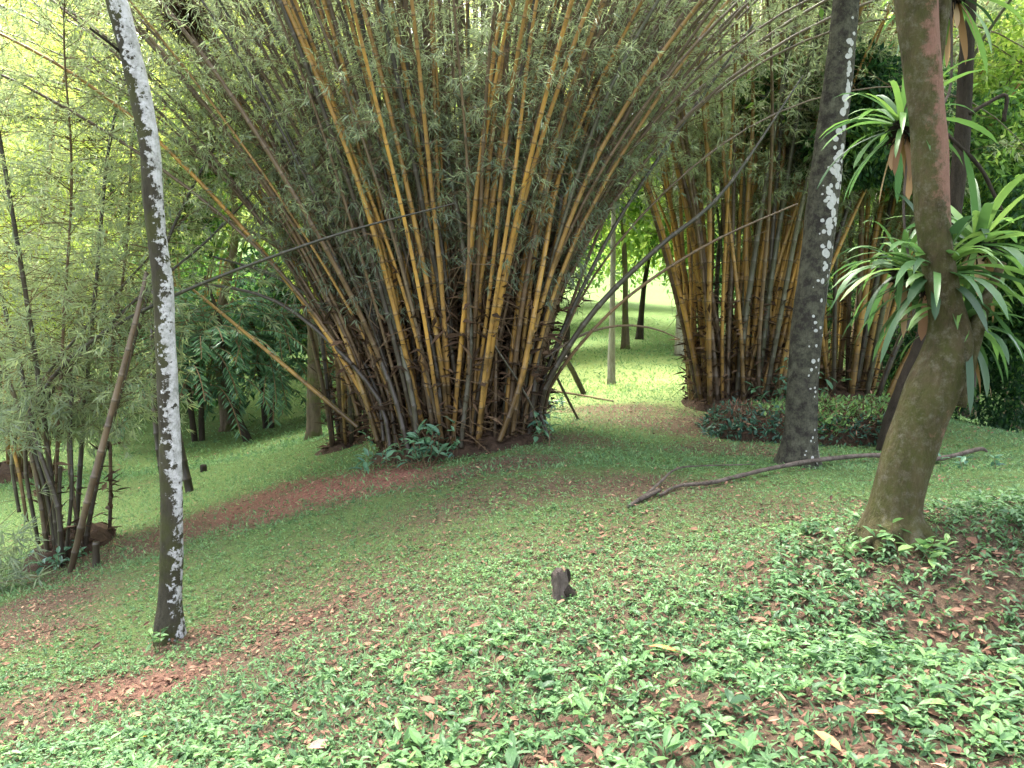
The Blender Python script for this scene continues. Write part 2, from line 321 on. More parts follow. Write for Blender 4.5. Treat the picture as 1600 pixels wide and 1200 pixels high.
# ------------------------------------------------------------------ ground
def blob(x, y, lst):
    o = np.zeros_like(x)
    for px, py, rx, ry, s in lst:
        c = hit(px, py); o = np.maximum(o, s*np.exp(-(((x-c[0])/rx)**2+((y-c[1])/ry)**2)**1.3))
    return o
LIT = [(600,745,.6,.5,1.),(545,755,.6,.6,1.),(470,775,.8,.7,1.),(400,790,.8,.8,.95),(330,810,.8,.9,.75),(250,840,.9,.9,.65),(130,880,.9,1.2,.7),
 (40,950,.8,.8,.8),(0,1000,.6,.5,.6),(700,745,.6,.35,.6),(800,725,.6,.35,.6),(920,690,.9,.6,.55),(1000,660,1.3,1.2,.6),(1120,700,1.,.6,.55),(960,640,1.4,.8,.6),
 (1080,660,1.2,.8,.6),(900,760,1.4,.5,.35),(1190,710,.6,.3,.6),(700,790,1.,.5,.25),
 (330,1045,.45,.2,.75),(230,1075,.45,.25,.85),(130,1095,.4,.25,.8),(40,1130,.4,.2,.8),(480,970,.4,.15,.6),(420,1010,.3,.14,.5),(300,1000,.25,.15,.6),
 (1330,890,.3,.18,.8),(1250,905,.35,.22,.75),(1500,890,.4,.2,.9),(1580,930,.35,.28,.85),(1420,930,.4,.22,.75),(1280,960,.35,.2,.7),(1500,1000,.45,.25,.75),
 (1400,1020,.3,.2,.45),(720,1080,.25,.12,.6),(1000,1075,.2,.1,.7),(780,1140,.3,.1,.5),(1250,1110,.25,.1,.5),(1550,1080,.3,.15,.55),(980,970,.25,.1,.5),
 (1100,1090,.2,.08,.7),(620,1170,.3,.08,.5),(1350,1170,.25,.08,.7),(880,1190,.2,.06,.6)]
RED = [(600,745,.7,.6,1.),(545,755,.7,.6,1.),(470,775,.8,.7,1.),(400,790,.8,.8,.7),(330,810,.8,.8,.35),(230,1075,.45,.25,.5)]
def fbm(x, y, s=1., seed=0):
    r = np.random.default_rng(seed); o = np.zeros_like(x); a = 1.
    for k in range(5):
        for _ in range(3):
            t = r.uniform(0, 6.28); f = s*2**k*r.uniform(.8, 1.3); o += a*np.sin(f*(x*math.cos(t)+y*math.sin(t))+r.uniform(0, 6.28))
        a *= .6
    return o/4.5
def litter(x, y):
    return np.clip(blob(x, y, LIT)+.22*fbm(x, y, 2.2, 3)+.05, 0, 1)
def far_lawn(x, y):      # direct light on the open lawn, painted as paler yellow grass
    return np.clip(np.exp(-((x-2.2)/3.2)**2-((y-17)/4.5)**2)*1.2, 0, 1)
NX, NY = 420, 520
tx = np.linspace(-1, 1, NX); gx = 90*np.sinh(4*tx)/math.sinh(4)
ty = np.linspace(-.42, 1, NY); gy = 3.5+126*np.sinh(4*ty)/math.sinh(4)
X, Y = np.meshgrid(gx, gy); xs, ys = X.ravel(), Y.ravel(); zs = gz(xs, ys)
i = np.arange(NY-1)[:, None]*NX; j = np.arange(NX-1)[None]
quads = np.stack([i+j, i+j+1, i+NX+j+1, i+NX+j], -1).reshape(-1, 4)
m, b = newmat('forest_floor', .95, .1); M['ground'] = m
tc = nd(m, 'TexCoord')
g1 = mix(m, noise(m, 5, 8, .75), (.05, .1, .03), (.17, .24, .08)); g1 = mix(m, ramp(m, noise(m, 60, 4, .7), [(.35, (1, 1, 1)), (.55, (0, 0, 0))]).outputs[0], g1, (.05, .06, .025))
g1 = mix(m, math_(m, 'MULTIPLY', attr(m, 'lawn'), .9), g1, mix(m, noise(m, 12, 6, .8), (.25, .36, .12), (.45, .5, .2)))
ns_ = ramp(m, noise(m, 32, 8, .85), [(.36, (0, 0, 0)), (.66, (1, 1, 1))]).outputs[0]; s1 = mix(m, ns_, (.035, .028, .02), (.2, .135, .09)); r1 = mix(m, ns_, (.07, .035, .028), (.42, .19, .14))
s1 = mix(m, attr(m, 'red'), s1, r1)
f = math_(m, 'ADD', attr(m, 'litter'), math_(m, 'MULTIPLY', math_(m, 'SUBTRACT', noise(m, 25, 6, .8), .5), 2.4))
f = ramp(m, f, [(.3, (0, 0, 0)), (.55, (1, 1, 1))]).outputs[0]
lk(m, mix(m, f, g1, s1), b.inputs['Base Color']); bumpn(m, b, noise(m, 55, 6, .8), .8, .04)
# near the camera bare soil shows between the plants
near = np.clip(1.15-np.hypot(xs, ys)/7.5, 0, .75)
ground = mesh('ground', np.stack([xs, ys, zs], 1), [quads], m, None,
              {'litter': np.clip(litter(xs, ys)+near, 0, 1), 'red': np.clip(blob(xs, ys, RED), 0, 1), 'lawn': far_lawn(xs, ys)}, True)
tag(ground, kind='structure')

def scatter(n, y0, y1, power=1., xr=.72):
    """points on the ground inside the viewed wedge (with a margin), thinning with distance"""
    u = RNG.random(n)
    if power == 1: y = y0*(y1/y0)**u
    else:
        e = 1-power+1; y = (y0**(e)+u*(y1**e-y0**e))**(1/e)
    x = RNG.uniform(-1, 1, n)*(y*xr+.5)
    return x, y
OBST = []
def plants():
    # low broad-leaved herbs, each a small rosette of leaves
    g = G()
    for (n, y0, y1, s0, s1, kmin, kmax) in ((14000, 2.0, 5.2, .014, .03, 4, 6), (2600, 2.0, 4.0, .03, .06, 4, 6), (160, 2.0, 3.4, .06, .1, 3, 5), (16000, 4.6, 9.5, .014, .026, 3, 5)):
        x, y = scatter(n, y0, y1, 1.35); lt = litter(x, y); pn = fbm(x, y, 3.1, 11)
        keep = RNG.random(n) < np.clip(.66-1.0*lt+.65*pn+.3*fbm(x, y, 9., 12)-.25*(y > 7), .05, 1); x, y, pn = x[keep], y[keep], pn[keep]; z = gz(x, y); n = len(x)
        hgt = RNG.uniform(.008, .05, n)*(1+.5*(s1 > .05)); tint = np.clip(.45+.18*pn+RNG.normal(0, .16, n), 0, 1)
        for k in range(kmax):
            m_ = (RNG.random(n) < .85) if k >= kmin else np.ones(n, bool); c = m_.sum()
            a = RNG.uniform(0, 6.28, c); el = RNG.uniform(-.05, .75, c); d = np.stack([np.cos(a)*np.cos(el), np.sin(a)*np.cos(el), np.sin(el)], 1)
            p = np.stack([x[m_], y[m_], z[m_]+hgt[m_]*RNG.uniform(.3, 1, c)], 1); L = RNG.uniform(s0, s1, c); asp = RNG.uniform(.3, .58, c)
            tt = np.clip(tint[m_]+RNG.normal(0, .1, c), 0, 1)
            if y0 < 3: blades(g, p, d, L, L*asp, tt, droop=RNG.uniform(.1, .5, c))
            else: kites(g, p, d, L*1.1, L*asp*1.25, tt, tip=-.2, fold=.12)
    tag(g.obj('ground_cover', M['herb']), 'low carpet of small broad green leaves over the slope', 'ground cover', kind='stuff')
    # darker trailing plants on the bank below the leaning tree
    g = G(); n = 1300; x = RNG.uniform(1.3, 3.7, n); y = RNG.uniform(3.0, 4.75, n); keep = (RNG.random(n) < .55+.5*fbm(x, y, 5., 44)) & (np.abs(x/y-.62) < .27); x, y = x[keep], y[keep]; n = len(x); z = gz(x, y); hg = RNG.uniform(.02, .1, n)
    for k in range(7):
        a = RNG.uniform(0, 6.28, n); el = RNG.uniform(-.3, .7, n); d = np.stack([np.cos(a)*np.cos(el), np.sin(a)*np.cos(el), np.sin(el)], 1); L = RNG.uniform(.025, .06, n)
        blades(g, np.stack([x, y, z+hg*RNG.uniform(.3, 1, n)], 1)+RNG.normal(0, .012, (n, 3)), d, L, L*RNG.uniform(.35, .5, n), np.clip(RNG.normal(.28, .16, n), 0, 1), droop=RNG.uniform(.2, .6, n))
    tag(g.obj('trailing_plants', M['herb']), 'darker leafy plants covering the bank below the leaning tree', 'ground cover', kind='stuff')
    # grass blades further off
    g = G()
    for (n, y0, y1, s) in ((20000, 2.0, 4.5, .05), (100000, 3.0, 9, .03), (70000, 7.5, 16, .05), (42000, 14, 34, .1)):
        x, y = scatter(n, y0, y1, 1.5); lt = litter(x, y); keep = RNG.random(n) < np.clip(1.-.8*lt+.3*fbm(x, y, 1.7, 5), .2, 1); x, y = x[keep], y[keep]; n = len(x); z = gz(x, y)
        a = RNG.uniform(0, 6.28, n); el = RNG.uniform(.1, 1.2, n); d = np.stack([np.cos(a)*np.cos(el), np.sin(a)*np.cos(el), np.sin(el)], 1)
        L = s*RNG.uniform(.5, 1.3, n); lw = far_lawn(x, y)
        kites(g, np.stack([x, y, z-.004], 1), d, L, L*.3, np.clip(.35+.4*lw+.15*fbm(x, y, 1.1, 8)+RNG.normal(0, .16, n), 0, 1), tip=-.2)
    tag(g.obj('grass', M['grass']), 'short green grass on the slope and lawn', 'grass', kind='stuff')
    # dead leaves
    g = G()
    for (n, y0, y1, s0, s1, base) in ((1600, 2.0, 5.5, .05, .09, .25), (14000, 2.0, 6, .02, .055, .36), (30000, 5, 13, .02, .05, .12), (2500, 12, 26, .06, .12, .0)):
        x, y = scatter(n, y0, y1, 1.4); lt = litter(x, y); keep = RNG.random(n) < np.clip(base+1.1*lt+.35*fbm(x, y, 4., 31), 0, 1); x, y = x[keep], y[keep]; n = len(x); z = gz(x, y)
        a = RNG.uniform(0, 6.28, n); d = np.stack([np.cos(a), np.sin(a), RNG.normal(.1, .22, n)], 1); L = RNG.uniform(s0, s1, n)
        rd = blob(x, y, RED)
        blades(g, np.stack([x, y, z+RNG.uniform(.002, .022, n)], 1), d, L, L*RNG.uniform(.25, .5, n), np.clip(RNG.beta(2, 2.4, n)+.15*rd, 0, 1), droop=RNG.uniform(-.3, .4, n), fold=RNG.uniform(-.2, .3), curl=.2)
    tag(g.obj('leaf_litter', M['litter']), 'brown and reddish dead leaves strewn over the ground', 'leaf litter', kind='stuff')
    # fallen twigs
    g = G(); n = 900; x, y = scatter(n, 2., 10, 1.3); a = RNG.uniform(0, 6.28, n); l = RNG.uniform(.04, .2, n); x2 = x+np.cos(a)*l; y2 = y+np.sin(a)*l
    prisms(g, np.stack([x, y, gz(x, y)+.012], 1), np.stack([x2, y2, gz(x2, y2)+RNG.uniform(.008, .04, n)], 1), .0022, .0012)
    tag(g.obj('fallen_twigs', M['sheath']), 'thin dry twigs lying among the low leaves', 'twigs', kind='stuff')
plants()

def sprig(px, py, n, size, label, cat='plant', group=None, mat='herb', h=.15, spread=.08, asp=.45, name='leafy_plant', up=(.0, 1.), loc=None, tint=.55):
    c = hit(px, py) if loc is None else np.array(loc, float)
    e = empty(name, c, label, cat, group)
    g = G(); ns = max(2, n//6); base = c+np.stack([RNG.uniform(-spread, spread, ns), RNG.uniform(-spread, spread, ns), np.zeros(ns)], 1)
    if loc is None: base[:, 2] = gz(base[:, 0], base[:, 1])
    tip = base+np.stack([RNG.normal(0, h*.35, ns), RNG.normal(0, h*.35, ns), RNG.uniform(.6, 1.1, ns)*h], 1)
    gs = G(); prisms(gs, base-np.array([0, 0, .01]), tip, .0025+size*.02, .0015+size*.01); so = gs.obj('stem', M['twig'], e)
    if ns > 4: so['kind'] = 'stuff'; so.name = 'stems'
    k = RNG.integers(0, ns, n); t = RNG.uniform(.25, 1, n)[:, None]; p = base[k]*(1-t)+tip[k]*t
    a = RNG.uniform(0, 6.28, n); el = RNG.uniform(up[0]-.2, up[1], n); d = np.stack([np.cos(a)*np.cos(el), np.sin(a)*np.cos(el), np.sin(el)], 1)
    L = size*RNG.uniform(.6, 1.2, n); blades(g, p, d, L, L*asp, np.clip(RNG.normal(tint, .2, n), 0, 1), droop=RNG.uniform(.1, .6, n))
    g.obj('foliage', M[mat], e); return e

# ------------------------------------------------------------------ bamboo
def culm_curve(base, az, t0, L, n, bend=.5, droop=.6, k0=.72):
    s = np.linspace(0, 1, n); tilt = t0*(k0+(.5+bend+(.72-k0)*1.8)*s)+droop*np.clip(s-.55, 0, 1)**1.6*2
    step = L/(n-1); o = np.array([math.cos(az), math.sin(az)])
    d = np.stack([np.sin(tilt)*o[0], np.sin(tilt)*o[1], np.cos(tilt)], 1)
    p = np.vstack([np.zeros(3), np.cumsum((d[1:]+d[:-1])*.5*step, 0)]); return np.asarray(base)+p
def near_path(path, r, sides):
    """re-sample with slightly swollen nodes every .29 m"""
    al = np.concatenate([[0], np.cumsum(np.linalg.norm(np.diff(path, axis=0), axis=1))]); L = al[-1]; ss, k = [], []
    for q in np.arange(0, L, .29):
        for o_, w_ in ((-.02, 1.), (.006, 1.16), (.03, 1.)):
            if 0 <= q+o_ <= L: ss.append(q+o_); k.append(w_)
    ss = np.array([0.]+ss[1:] if ss[0] > 0 else ss); k = np.array(k[:len(ss)])
    return np.stack([np.interp(ss, al, path[:, i]) for i in range(3)], 1), np.interp(ss, al, r)*k
def fans(g, pts_, dirs, per, L, W, tint, spread=.75, tw=.13):
    n = len(pts_)
    for k in range(per):
        d = nrm(dirs)*.8+RNG.normal(0, spread, (n, 3)); d[:, 2] -= .45
        l = RNG.uniform(L*.6, L*1.25, n)
        kites(g, pts_+RNG.normal(0, .012, (n, 3)), d, l, W*RNG.uniform(.8, 1.25, n), np.clip(tint+RNG.normal(0, tw, n), 0, 1), tip=-.1)
def foliage_on(culms, gl, gt, per_culm, s0, s1, tl, fan, leafL, leafW, tint, zmax=99, zmin=0, keepf=None, thin=1.):
    """culms: list of paths; twigs leave the culm and carry leaf fans"""
    A, B = [], []
    for path in culms:
        m = len(path); al = np.concatenate([[0], np.cumsum(np.linalg.norm(np.diff(path, axis=0), axis=1))]); L = al[-1]
        s = RNG.uniform(s0, s1, per_culm)*L; p = np.stack([np.interp(s, al, path[:, i]) for i in range(3)], 1)
        a = RNG.uniform(0, 6.28, per_culm); t = tl*RNG.uniform(.35, 1.2, per_culm)*np.clip((s/L-s0)*4+.4, .4, 1.)
        d = np.stack([np.cos(a), np.sin(a), RNG.uniform(-.3, .8, per_culm)], 1)
        A.append(p); B.append(p+nrm(d)*t[:, None])
    A, B = np.concatenate(A), np.concatenate(B)
    k = (A[:, 2] < zmax) & (A[:, 2] > zmin)
    if keepf is not None: k &= keepf(B)
    A, B = A[k], B[k]; M_ = (A+B)/2+np.array([0, 0, .06]); B = B-np.array([0, 0, .1])
    prisms(gt, A, M_, .0045*thin, .003*thin); prisms(gt, M_, B, .003*thin, .0015*thin)
    n = len(A)
    for q in range(fan):
        t = RNG.uniform(.25, 1.05, n)[:, None]; pq = np.where(t < .5, A+(M_-A)*2*t, M_+(B-M_)*(2*t-1))+RNG.normal(0, .05, (n, 3))
        cl = .1*fbm(pq[:, 0]+pq[:, 2], pq[:, 1]-pq[:, 2]*.7, 1.3, 21)
        fans(gl, pq, B-A, 6, leafL, leafW, tint+cl+.05*(pq[:, 2]-4)/4)
def clump(label, cx, cy, rx, ry, n, L, r0, lean=(38, 20, 30), seed=0, mats=(.35, .25, .3, .1), sides=7, nodes=False, fol=None, specials=(), litter_h=.5, group=None,
          nparts=95, leafmat_='bleaf', jitter=6, lean_c=0., twist=0.):
    rg = np.random.default_rng(seed); c0 = gp(cx, cy)
    e = empty('bamboo_clump', c0, label, 'bamboo', group)
    culms = []; rest = G(); kinds = ['gold', 'brown', 'dark', 'grey']; made = 0
    for i in range(n):
        u = math.sqrt(rg.uniform(.02, 1)); a = rg.uniform(0, 2*math.pi); dx, dy = u*math.cos(a), u*math.sin(a)
        b = gp(cx+dx*rx, cy+dy*ry)-np.array([0, 0, .06])
        lx = dx*lean[0]+rg.normal(0, jitter)+lean_c; ly = (dy*lean[2] if dy > 0 else dy*lean[1])+rg.normal(0, jitter*.6)
        t0 = math.hypot(lx, ly); az = math.atan2(ly, lx)
        wig = rg.normal(0, 1, 6)
        l = L*rg.uniform(.8, 1.1); ra = r0*rg.uniform(.6, 1.15)
        p = culm_curve(b, az, R(t0), l, 22, bend=rg.uniform(.1, 1.0), droop=rg.uniform(.3, .8), k0=.5 if dx < 0 or seed != 3 else .5-.32*min(1, dx*1.6)); s_ = np.linspace(0, 1, 22); p = p+(.075*np.array([wig[0], wig[1], 0])*np.sin(7*s_+wig[2])[:, None]+.035*np.array([wig[3], wig[4], 0])*np.sin(15*s_+wig[5])[:, None])*s_[:, None]**.5; r = ra*(1-.72*np.linspace(0, 1, 22)**1.1)
        culms.append((p, r))
    # the ones nearest the camera become parts
    order = sorted(range(n), key=lambda k: culms[k][0][0][1]); pk = np.array(mats)/sum(mats)
    for k in order:
        p, r = culms[k]; mt = kinds[rg.choice(4, p=pk)]
        if made < nparts-len(specials):
            pp, rr = near_path(p, r, sides) if nodes else (p, r); tube_obj('culm', pp, rr, M[mt], e, sides=sides); made += 1
        else: addtube(rest, p, r, sides=sides)
    for pth, rad, mt in specials:
        q = spline(pth, 30); rr = .62*np.interp(np.linspace(0, 1, 30), np.linspace(0, 1, len(rad)), rad)
        pp, rr = near_path(q, rr, sides) if nodes else (q, rr); tube_obj('culm', pp, rr, M[mt], e, sides=sides)
    if rest.n: rest.obj('culm', M['brown'], e, True)['kind'] = 'stuff'
    paths = [c[0] for c in culms]
    # dead sheaths, thorny basal branches and soil mound
    g = G(); m_ = int(26*n); k = rg.integers(0, n, m_); s = rg.uniform(0, 1, m_)**1.7*.26; bp = np.array([paths[a][0]+(paths[a][4]-paths[a][0])*b_*5.2*.8 for a, b_ in zip(k, s)])
    d = rg.normal(0, 1, (m_, 3)); d[:, 2] = np.abs(d[:, 2])*.9-.2
    kites(g, bp+rg.normal(0, .03, (m_, 3)), d, rg.uniform(.08, .3, m_), rg.uniform(.02, .07, m_), rg.beta(1.5, 2.5, m_), tip=-.2)
    g.obj('dead_sheaths', M['sheath'], e)['kind'] = 'stuff'
    g = G(); m_ = int(5*n); k = rg.integers(0, n, m_); s = rg.uniform(.02, .4, m_); bp = np.array([np.array([np.interp(b_, np.linspace(0, 1, 22), paths[a][:, i]) for i in range(3)]) for a, b_ in zip(k, s)])
    d = nrm(rg.normal(0, 1, (m_, 3))); L_ = rg.uniform(.2, .8, m_)[:, None]; mid = bp+d*L_*.5; end = mid+nrm(d+rg.normal(0, .5, (m_, 3)))*L_*.6
    prisms(g, bp, mid, .006, .004); prisms(g, mid, end, .004, .0015); g.obj('dead_side_branches', M['twig'], e)['kind'] = 'stuff'
    # root mound
    th = np.linspace(0, 2*math.pi, 28, endpoint=False); V = []
    for q, hh in ((1.28, -.06), (1.12, .05), (.9, .16), (.5, .24), (.0001, .27)):
        for t in th:
            x_, y_ = cx+math.cos(t)*rx*q*(1+.07*math.sin(3*t+seed)), cy+math.sin(t)*ry*q; z_ = gp(x_, y_)[2]+hh*litter_h*2*(1+.25*math.sin(5*t+q*9)); V.append((x_, y_, z_))
    ii = np.arange(4)[:, None]*28; jj = np.arange(28)[None]; q = np.stack([ii+jj, ii+(jj+1) % 28, ii+28+(jj+1) % 28, ii+28+jj], -1).reshape(-1, 4)
    mesh('root_mound', V, [q], M['root_soil'], e, None, True)
    if fol:
        gl, gt = G(), G()
        for f_ in fol: foliage_on(paths, gl, gt, **f_)
        gt.obj('twigs', M['twig'], e)['kind'] = 'stuff'; gl.obj('foliage', M[leafmat_], e)
    return e, paths
M['root_soil'] = barkmat('root_soil', ((.03, .02, .014), (.12, .075, .05)), lambda m, c: c)

def inview(B, pad=80):
    """keeps twigs that some camera near the photo's could see"""
    y = np.maximum(B[:, 1], .5); px = 800+B[:, 0]/y*FPX; return (px > -300-pad) & (px < 1900+pad) & (B[:, 1] > 3.2)

def sp(*t): return np.array([P(*q) for q in t])
main_special = [
 (sp((560,668,9.3),(455,580,9.5),(318,466,9.9),(285,440,10.)), (.045,.042,.03,.01), 'gold'),
 (sp((610,700,8.7),(590,620,8.8),(500,520,9.0),(410,462,9.2),(280,438,9.6)), (.05,.05,.045,.035,.02), 'dark'),
 (sp((600,690,8.9),(585,600,9),(520,495,9.2),(430,432,9.4),(330,400,9.7)), (.045,.045,.04,.035,.02), 'dark'),
 (sp((620,700,8.8),(600,590,8.9),(530,470,9.1),(440,390,9.3),(330,330,9.8)), (.045,.045,.04,.035,.02), 'brown'),
 (sp((640,710,8.5),(610,600,8.6),(540,440,8.8),(430,200,9.1),(300,-60,9.4)), (.05,.05,.045,.04,.03), 'dark'),
 (sp((655,715,8.5),(640,600,8.5),(585,400,8.7),(490,190,9.),(400,-60,9.4)), (.05,.05,.045,.04,.03), 'grey'),
 (sp((690,700,8.6),(680,560,8.6),(620,330,8.8),(510,60,9.),(460,-80,9.2)), (.045,.045,.04,.035,.03), 'dark'),
 (sp((720,700,8.5),(735,500,8.5),(700,250,8.6),(640,0,8.8),(620,-80,8.9)), (.045,.045,.04,.038,.03), 'grey'),
 (sp((560,650,9.2),(545,600,9.2),(490,470,9.3),(400,290,9.5),(330,190,9.7)), (.045,.045,.045,.035,.02), 'gold'),
 (sp((590,690,8.9),(560,590,8.9),(520,480,9.),(470,380,9.1),(430,260,9.3)), (.05,.05,.045,.04,.03), 'gold'),
 (sp((845,680,9.1),(850,610,9.),(925,490,8.9),(1030,385,8.8),(1130,300,8.8),(1260,110,9)), (.06,.06,.055,.045,.033,.01), 'dark'),
 (sp((850,680,9.2),(862,600,9.1),(960,482,8.9),(1100,385,8.6),(1270,308,8.4)), (.035,.035,.03,.025,.012), 'brown'),
 (sp((840,670,9.2),(850,590,9.2),(915,440,9.2),(1000,290,9.3),(1190,20,9.5)), (.045,.045,.04,.035,.025), 'dark'),
 (sp((780,690,8.6),(815,590,8.6),(845,430,8.6),(880,250,8.8),(960,20,9)), (.05,.05,.048,.04,.03), 'gold'),
 (sp((722,700,8.8),(722,560,8.8),(728,430,8.8),(742,250,9)), (.045,.045,.045,.035), 'gold'),
 (sp((800,680,8.7),(812,600,8.7),(860,420,8.8),(905,230,9),(1000,-10,9.2)), (.045,.045,.045,.04,.03), 'gold'),
 (sp((665,700,8.8),(640,600,8.8),(610,450,8.9),(560,260,9.1)), (.045,.045,.04,.03), 'gold'),
 (sp((825,690,8.9),(840,560,8.9),(873,350,8.9),(876,240,9)), (.05,.05,.06,.065), 'dark'),
 (sp((850,560,9.),(905,525,9.5),(965,509,10),(1020,513,10.4),(1063,530,10.6)), (.03,.028,.024,.02,.012), 'brown'),
 (sp((858,688,8.9),(812,600,8.7),(760,520,8.6),(720,440,8.7)), (.02,.02,.018,.014), 'grey'),
]
main, main_paths = clump('huge golden bamboo clump fanning out in the middle of the slope', -.62, 9.35, .93, .8, 380, 10.5, .0285, lean=(33, 13, 26), seed=3, jitter=7.5,
   mats=(.46, .24, .23, .07), nodes=True, sides=7, specials=main_special, nparts=100,
   fol=[dict(per_culm=22, s0=.3, s1=1., tl=1.0, fan=5, leafL=.11, leafW=.0105, tint=.5, zmax=6.6, keepf=inview),
        dict(per_culm=7, s0=.2, s1=.4, tl=.6, fan=2, leafL=.13, leafW=.015, tint=.25, keepf=inview)])
back, _ = clump('small bamboo clump just behind the left foot of the big central clump', -2.6, 11.7, .36, .4, 20, 8, .036, lean=(14, 10, 18), seed=5, lean_c=-6, litter_h=.2,
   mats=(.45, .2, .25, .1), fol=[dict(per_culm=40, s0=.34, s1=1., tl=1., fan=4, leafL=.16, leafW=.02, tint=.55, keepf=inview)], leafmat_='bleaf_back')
right, _ = clump('tall upright golden bamboo clump right of the lawn gap, left of the dark spotted trunk', 3.7, 12.3, .85, .8, 110, 10, .044, lean=(13, 12, 20), seed=8, lean_c=3,
   mats=(.6, .22, .12, .06), sides=7, nodes=True,
   fol=[dict(per_culm=30, s0=.36, s1=1., tl=1.1, fan=4, leafL=.15, leafW=.018, tint=.5, zmax=7.6, keepf=inview)])
right2, _ = clump('golden bamboo clump behind the hedge, right of the dark spotted trunk', 5.75, 13.6, .85, .8, 44, 9.5, .05, lean=(30, 14, 22), seed=12,
   mats=(.55, .2, .15, .1), fol=[dict(per_culm=44, s0=.3, s1=1., tl=1.1, fan=4, leafL=.16, leafW=.019, tint=.5, zmax=8, keepf=inview)])
left_special = [
 (sp((90,880,9),(75,780,9),(50,660,9),(110,560,9),(250,472,8.8),(500,375,8.),(740,310,7.4)), (.045,.045,.042,.038,.034,.024,.007), 'dark'),
 (sp((60,850,9.2),(40,700,9.2),(90,600,9.2),(200,480,9.3),(330,370,9.4),(440,250,9.6)), (.04,.04,.036,.03,.024,.014), 'dark'),
 (sp((30,800,9.2),(20,700,9.2),(70,590,9.3),(180,460,9.4),(300,330,9.5)), (.035,.035,.03,.025,.015), 'grey'),
 (sp((95,905,8.8),(92,800,8.8),(60,700,8.8),(30,560,9)), (.055,.05,.045,.03), 'dark'),
 (sp((135,885,9.2),(118,800,9.2),(108,700,9.3),(112,540,9.5)), (.03,.035,.045,.03), 'brown'),
 (sp((100,890,9),(112,770,9),(110,650,9.1),(120,560,9.3)), (.035,.035,.035,.03), 'dark'),
 (sp((75,870,9),(60,760,9),(30,640,9),(0,560,9)), (.05,.05,.04,.03), 'brown'),
 (sp((42,815,8.7),(30,740,8.7),(12,670,8.7)), (.035,.03,.03), 'gold'),
 (sp((94,880,9),(93,770,9),(95,720,9)), (.04,.035,.032), 'dark'),
]
left, _ = clump('ragged bamboo clump at the left edge with bare dark stems and drooping leaves', -5.6, 9.5, .4, .6, 7, 8.5, .032, lean=(14, 6, 14), seed=15, lean_c=4,
   mats=(.12, .35, .43, .1), nodes=True, specials=left_special,
   fol=[dict(per_culm=250, s0=.22, s1=1., tl=1.5, fan=4, leafL=.15, leafW=.017, tint=.62, keepf=inview),
        dict(per_culm=26, s0=.05, s1=.25, tl=.8, fan=3, leafL=.17, leafW=.02, tint=.5, keepf=inview)])
left2, _ = clump('sunlit yellow-green bamboo clump with golden stems far behind the left edge', -10.8, 16, 1., .9, 18, 12, .045, lean=(22, 14, 16), seed=18,
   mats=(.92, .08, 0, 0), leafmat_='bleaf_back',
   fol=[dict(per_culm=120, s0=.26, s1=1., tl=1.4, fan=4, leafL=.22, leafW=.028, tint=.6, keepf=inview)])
left3, _ = clump('bright yellow-green bamboo clump behind the white-flanked trunk', -11.5, 27, 1.4, 1.2, 22, 17, .05, lean=(28, 14, 16), seed=19,
   mats=(.9, .1, 0, 0), leafmat_='bleaf_back',
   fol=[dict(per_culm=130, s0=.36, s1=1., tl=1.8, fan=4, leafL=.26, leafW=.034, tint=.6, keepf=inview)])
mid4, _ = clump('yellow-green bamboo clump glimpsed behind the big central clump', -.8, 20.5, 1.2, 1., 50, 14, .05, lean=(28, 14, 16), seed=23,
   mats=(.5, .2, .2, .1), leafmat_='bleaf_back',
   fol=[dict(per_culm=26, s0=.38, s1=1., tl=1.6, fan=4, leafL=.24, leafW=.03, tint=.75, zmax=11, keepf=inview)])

# drooping leafy sprays hanging low at the left edge
def spray(px, py, d, n, size, label):
    c = P(px, py, d); e = empty('bamboo_spray', c, label, 'bamboo spray'); g, gt = G(), G()
    base = P(px-160, py+60, d); k = 14; ends = c+RNG.normal(0, size*.5, (k, 3)); prisms(gt, np.repeat(base[None], k, 0), ends, .006, .002)
    t = RNG.uniform(.45, 1, n)[:, None]; q = RNG.integers(0, k, n); p = base*(1-t)+ends[q]*t+RNG.normal(0, .05, (n, 3)); fans(g, p, ends[q]-base, 6, .17, .02, .45)
    gt.obj('twigs', M['twig'], e); g.obj('foliage', M['bleaf'], e)
spray(40, 870, 8, 90, .4, 'low leafy bamboo spray at the left edge, nearest the ground')
spray(25, 650, 8.2, 60, .35, 'leafy bamboo spray at the left edge, above the lowest spray')

# ------------------------------------------------------------------ lone poles
def pole(pth, rad, mt, label, name='leaning_bamboo_pole', cat='bamboo pole', group=None, kid='pole'):
    q = spline(pth, 26); e = empty(name, pth[0], label, cat, group)
    rr = np.interp(np.linspace(0, 1, 26), np.linspace(0, 1, len(rad)), rad); a, r = near_path(q, rr, 8)
    tube_obj(kid, a, r, M[mt], e, sides=8); return e
b0 = hit(108, 895)
pole(np.vstack([b0-[0, 0, .05], P(135,790,b0[1]), P(170,660,b0[1]+.1), P(212,500,b0[1]+.2), P(235,400,b0[1]+.4)]), (.035, .038, .036, .03, .02), 'brown', 'brown bamboo pole leaning right beside the ragged left clump')
b0 = hit(150, 885); pole(np.vstack([b0-[0, 0, .05], P(150,845,b0[1]), P(152,812,b0[1])]), (.045, .034, .036), 'dark', 'short cut-off bamboo stub right of the ragged left clump', 'bamboo_stub', 'bamboo stub')
b0 = hit(298, 768)
pole(np.vstack([b0-[0, 0, .1], P(275,665,b0[1]+.1), P(250,520,b0[1]+.3), P(236,420,b0[1]+.5)]), (.07, .06, .05, .04), 'dark', 'dark leaning pole seen just right of the white-flanked trunk foot')
b0 = hit(255, 745)
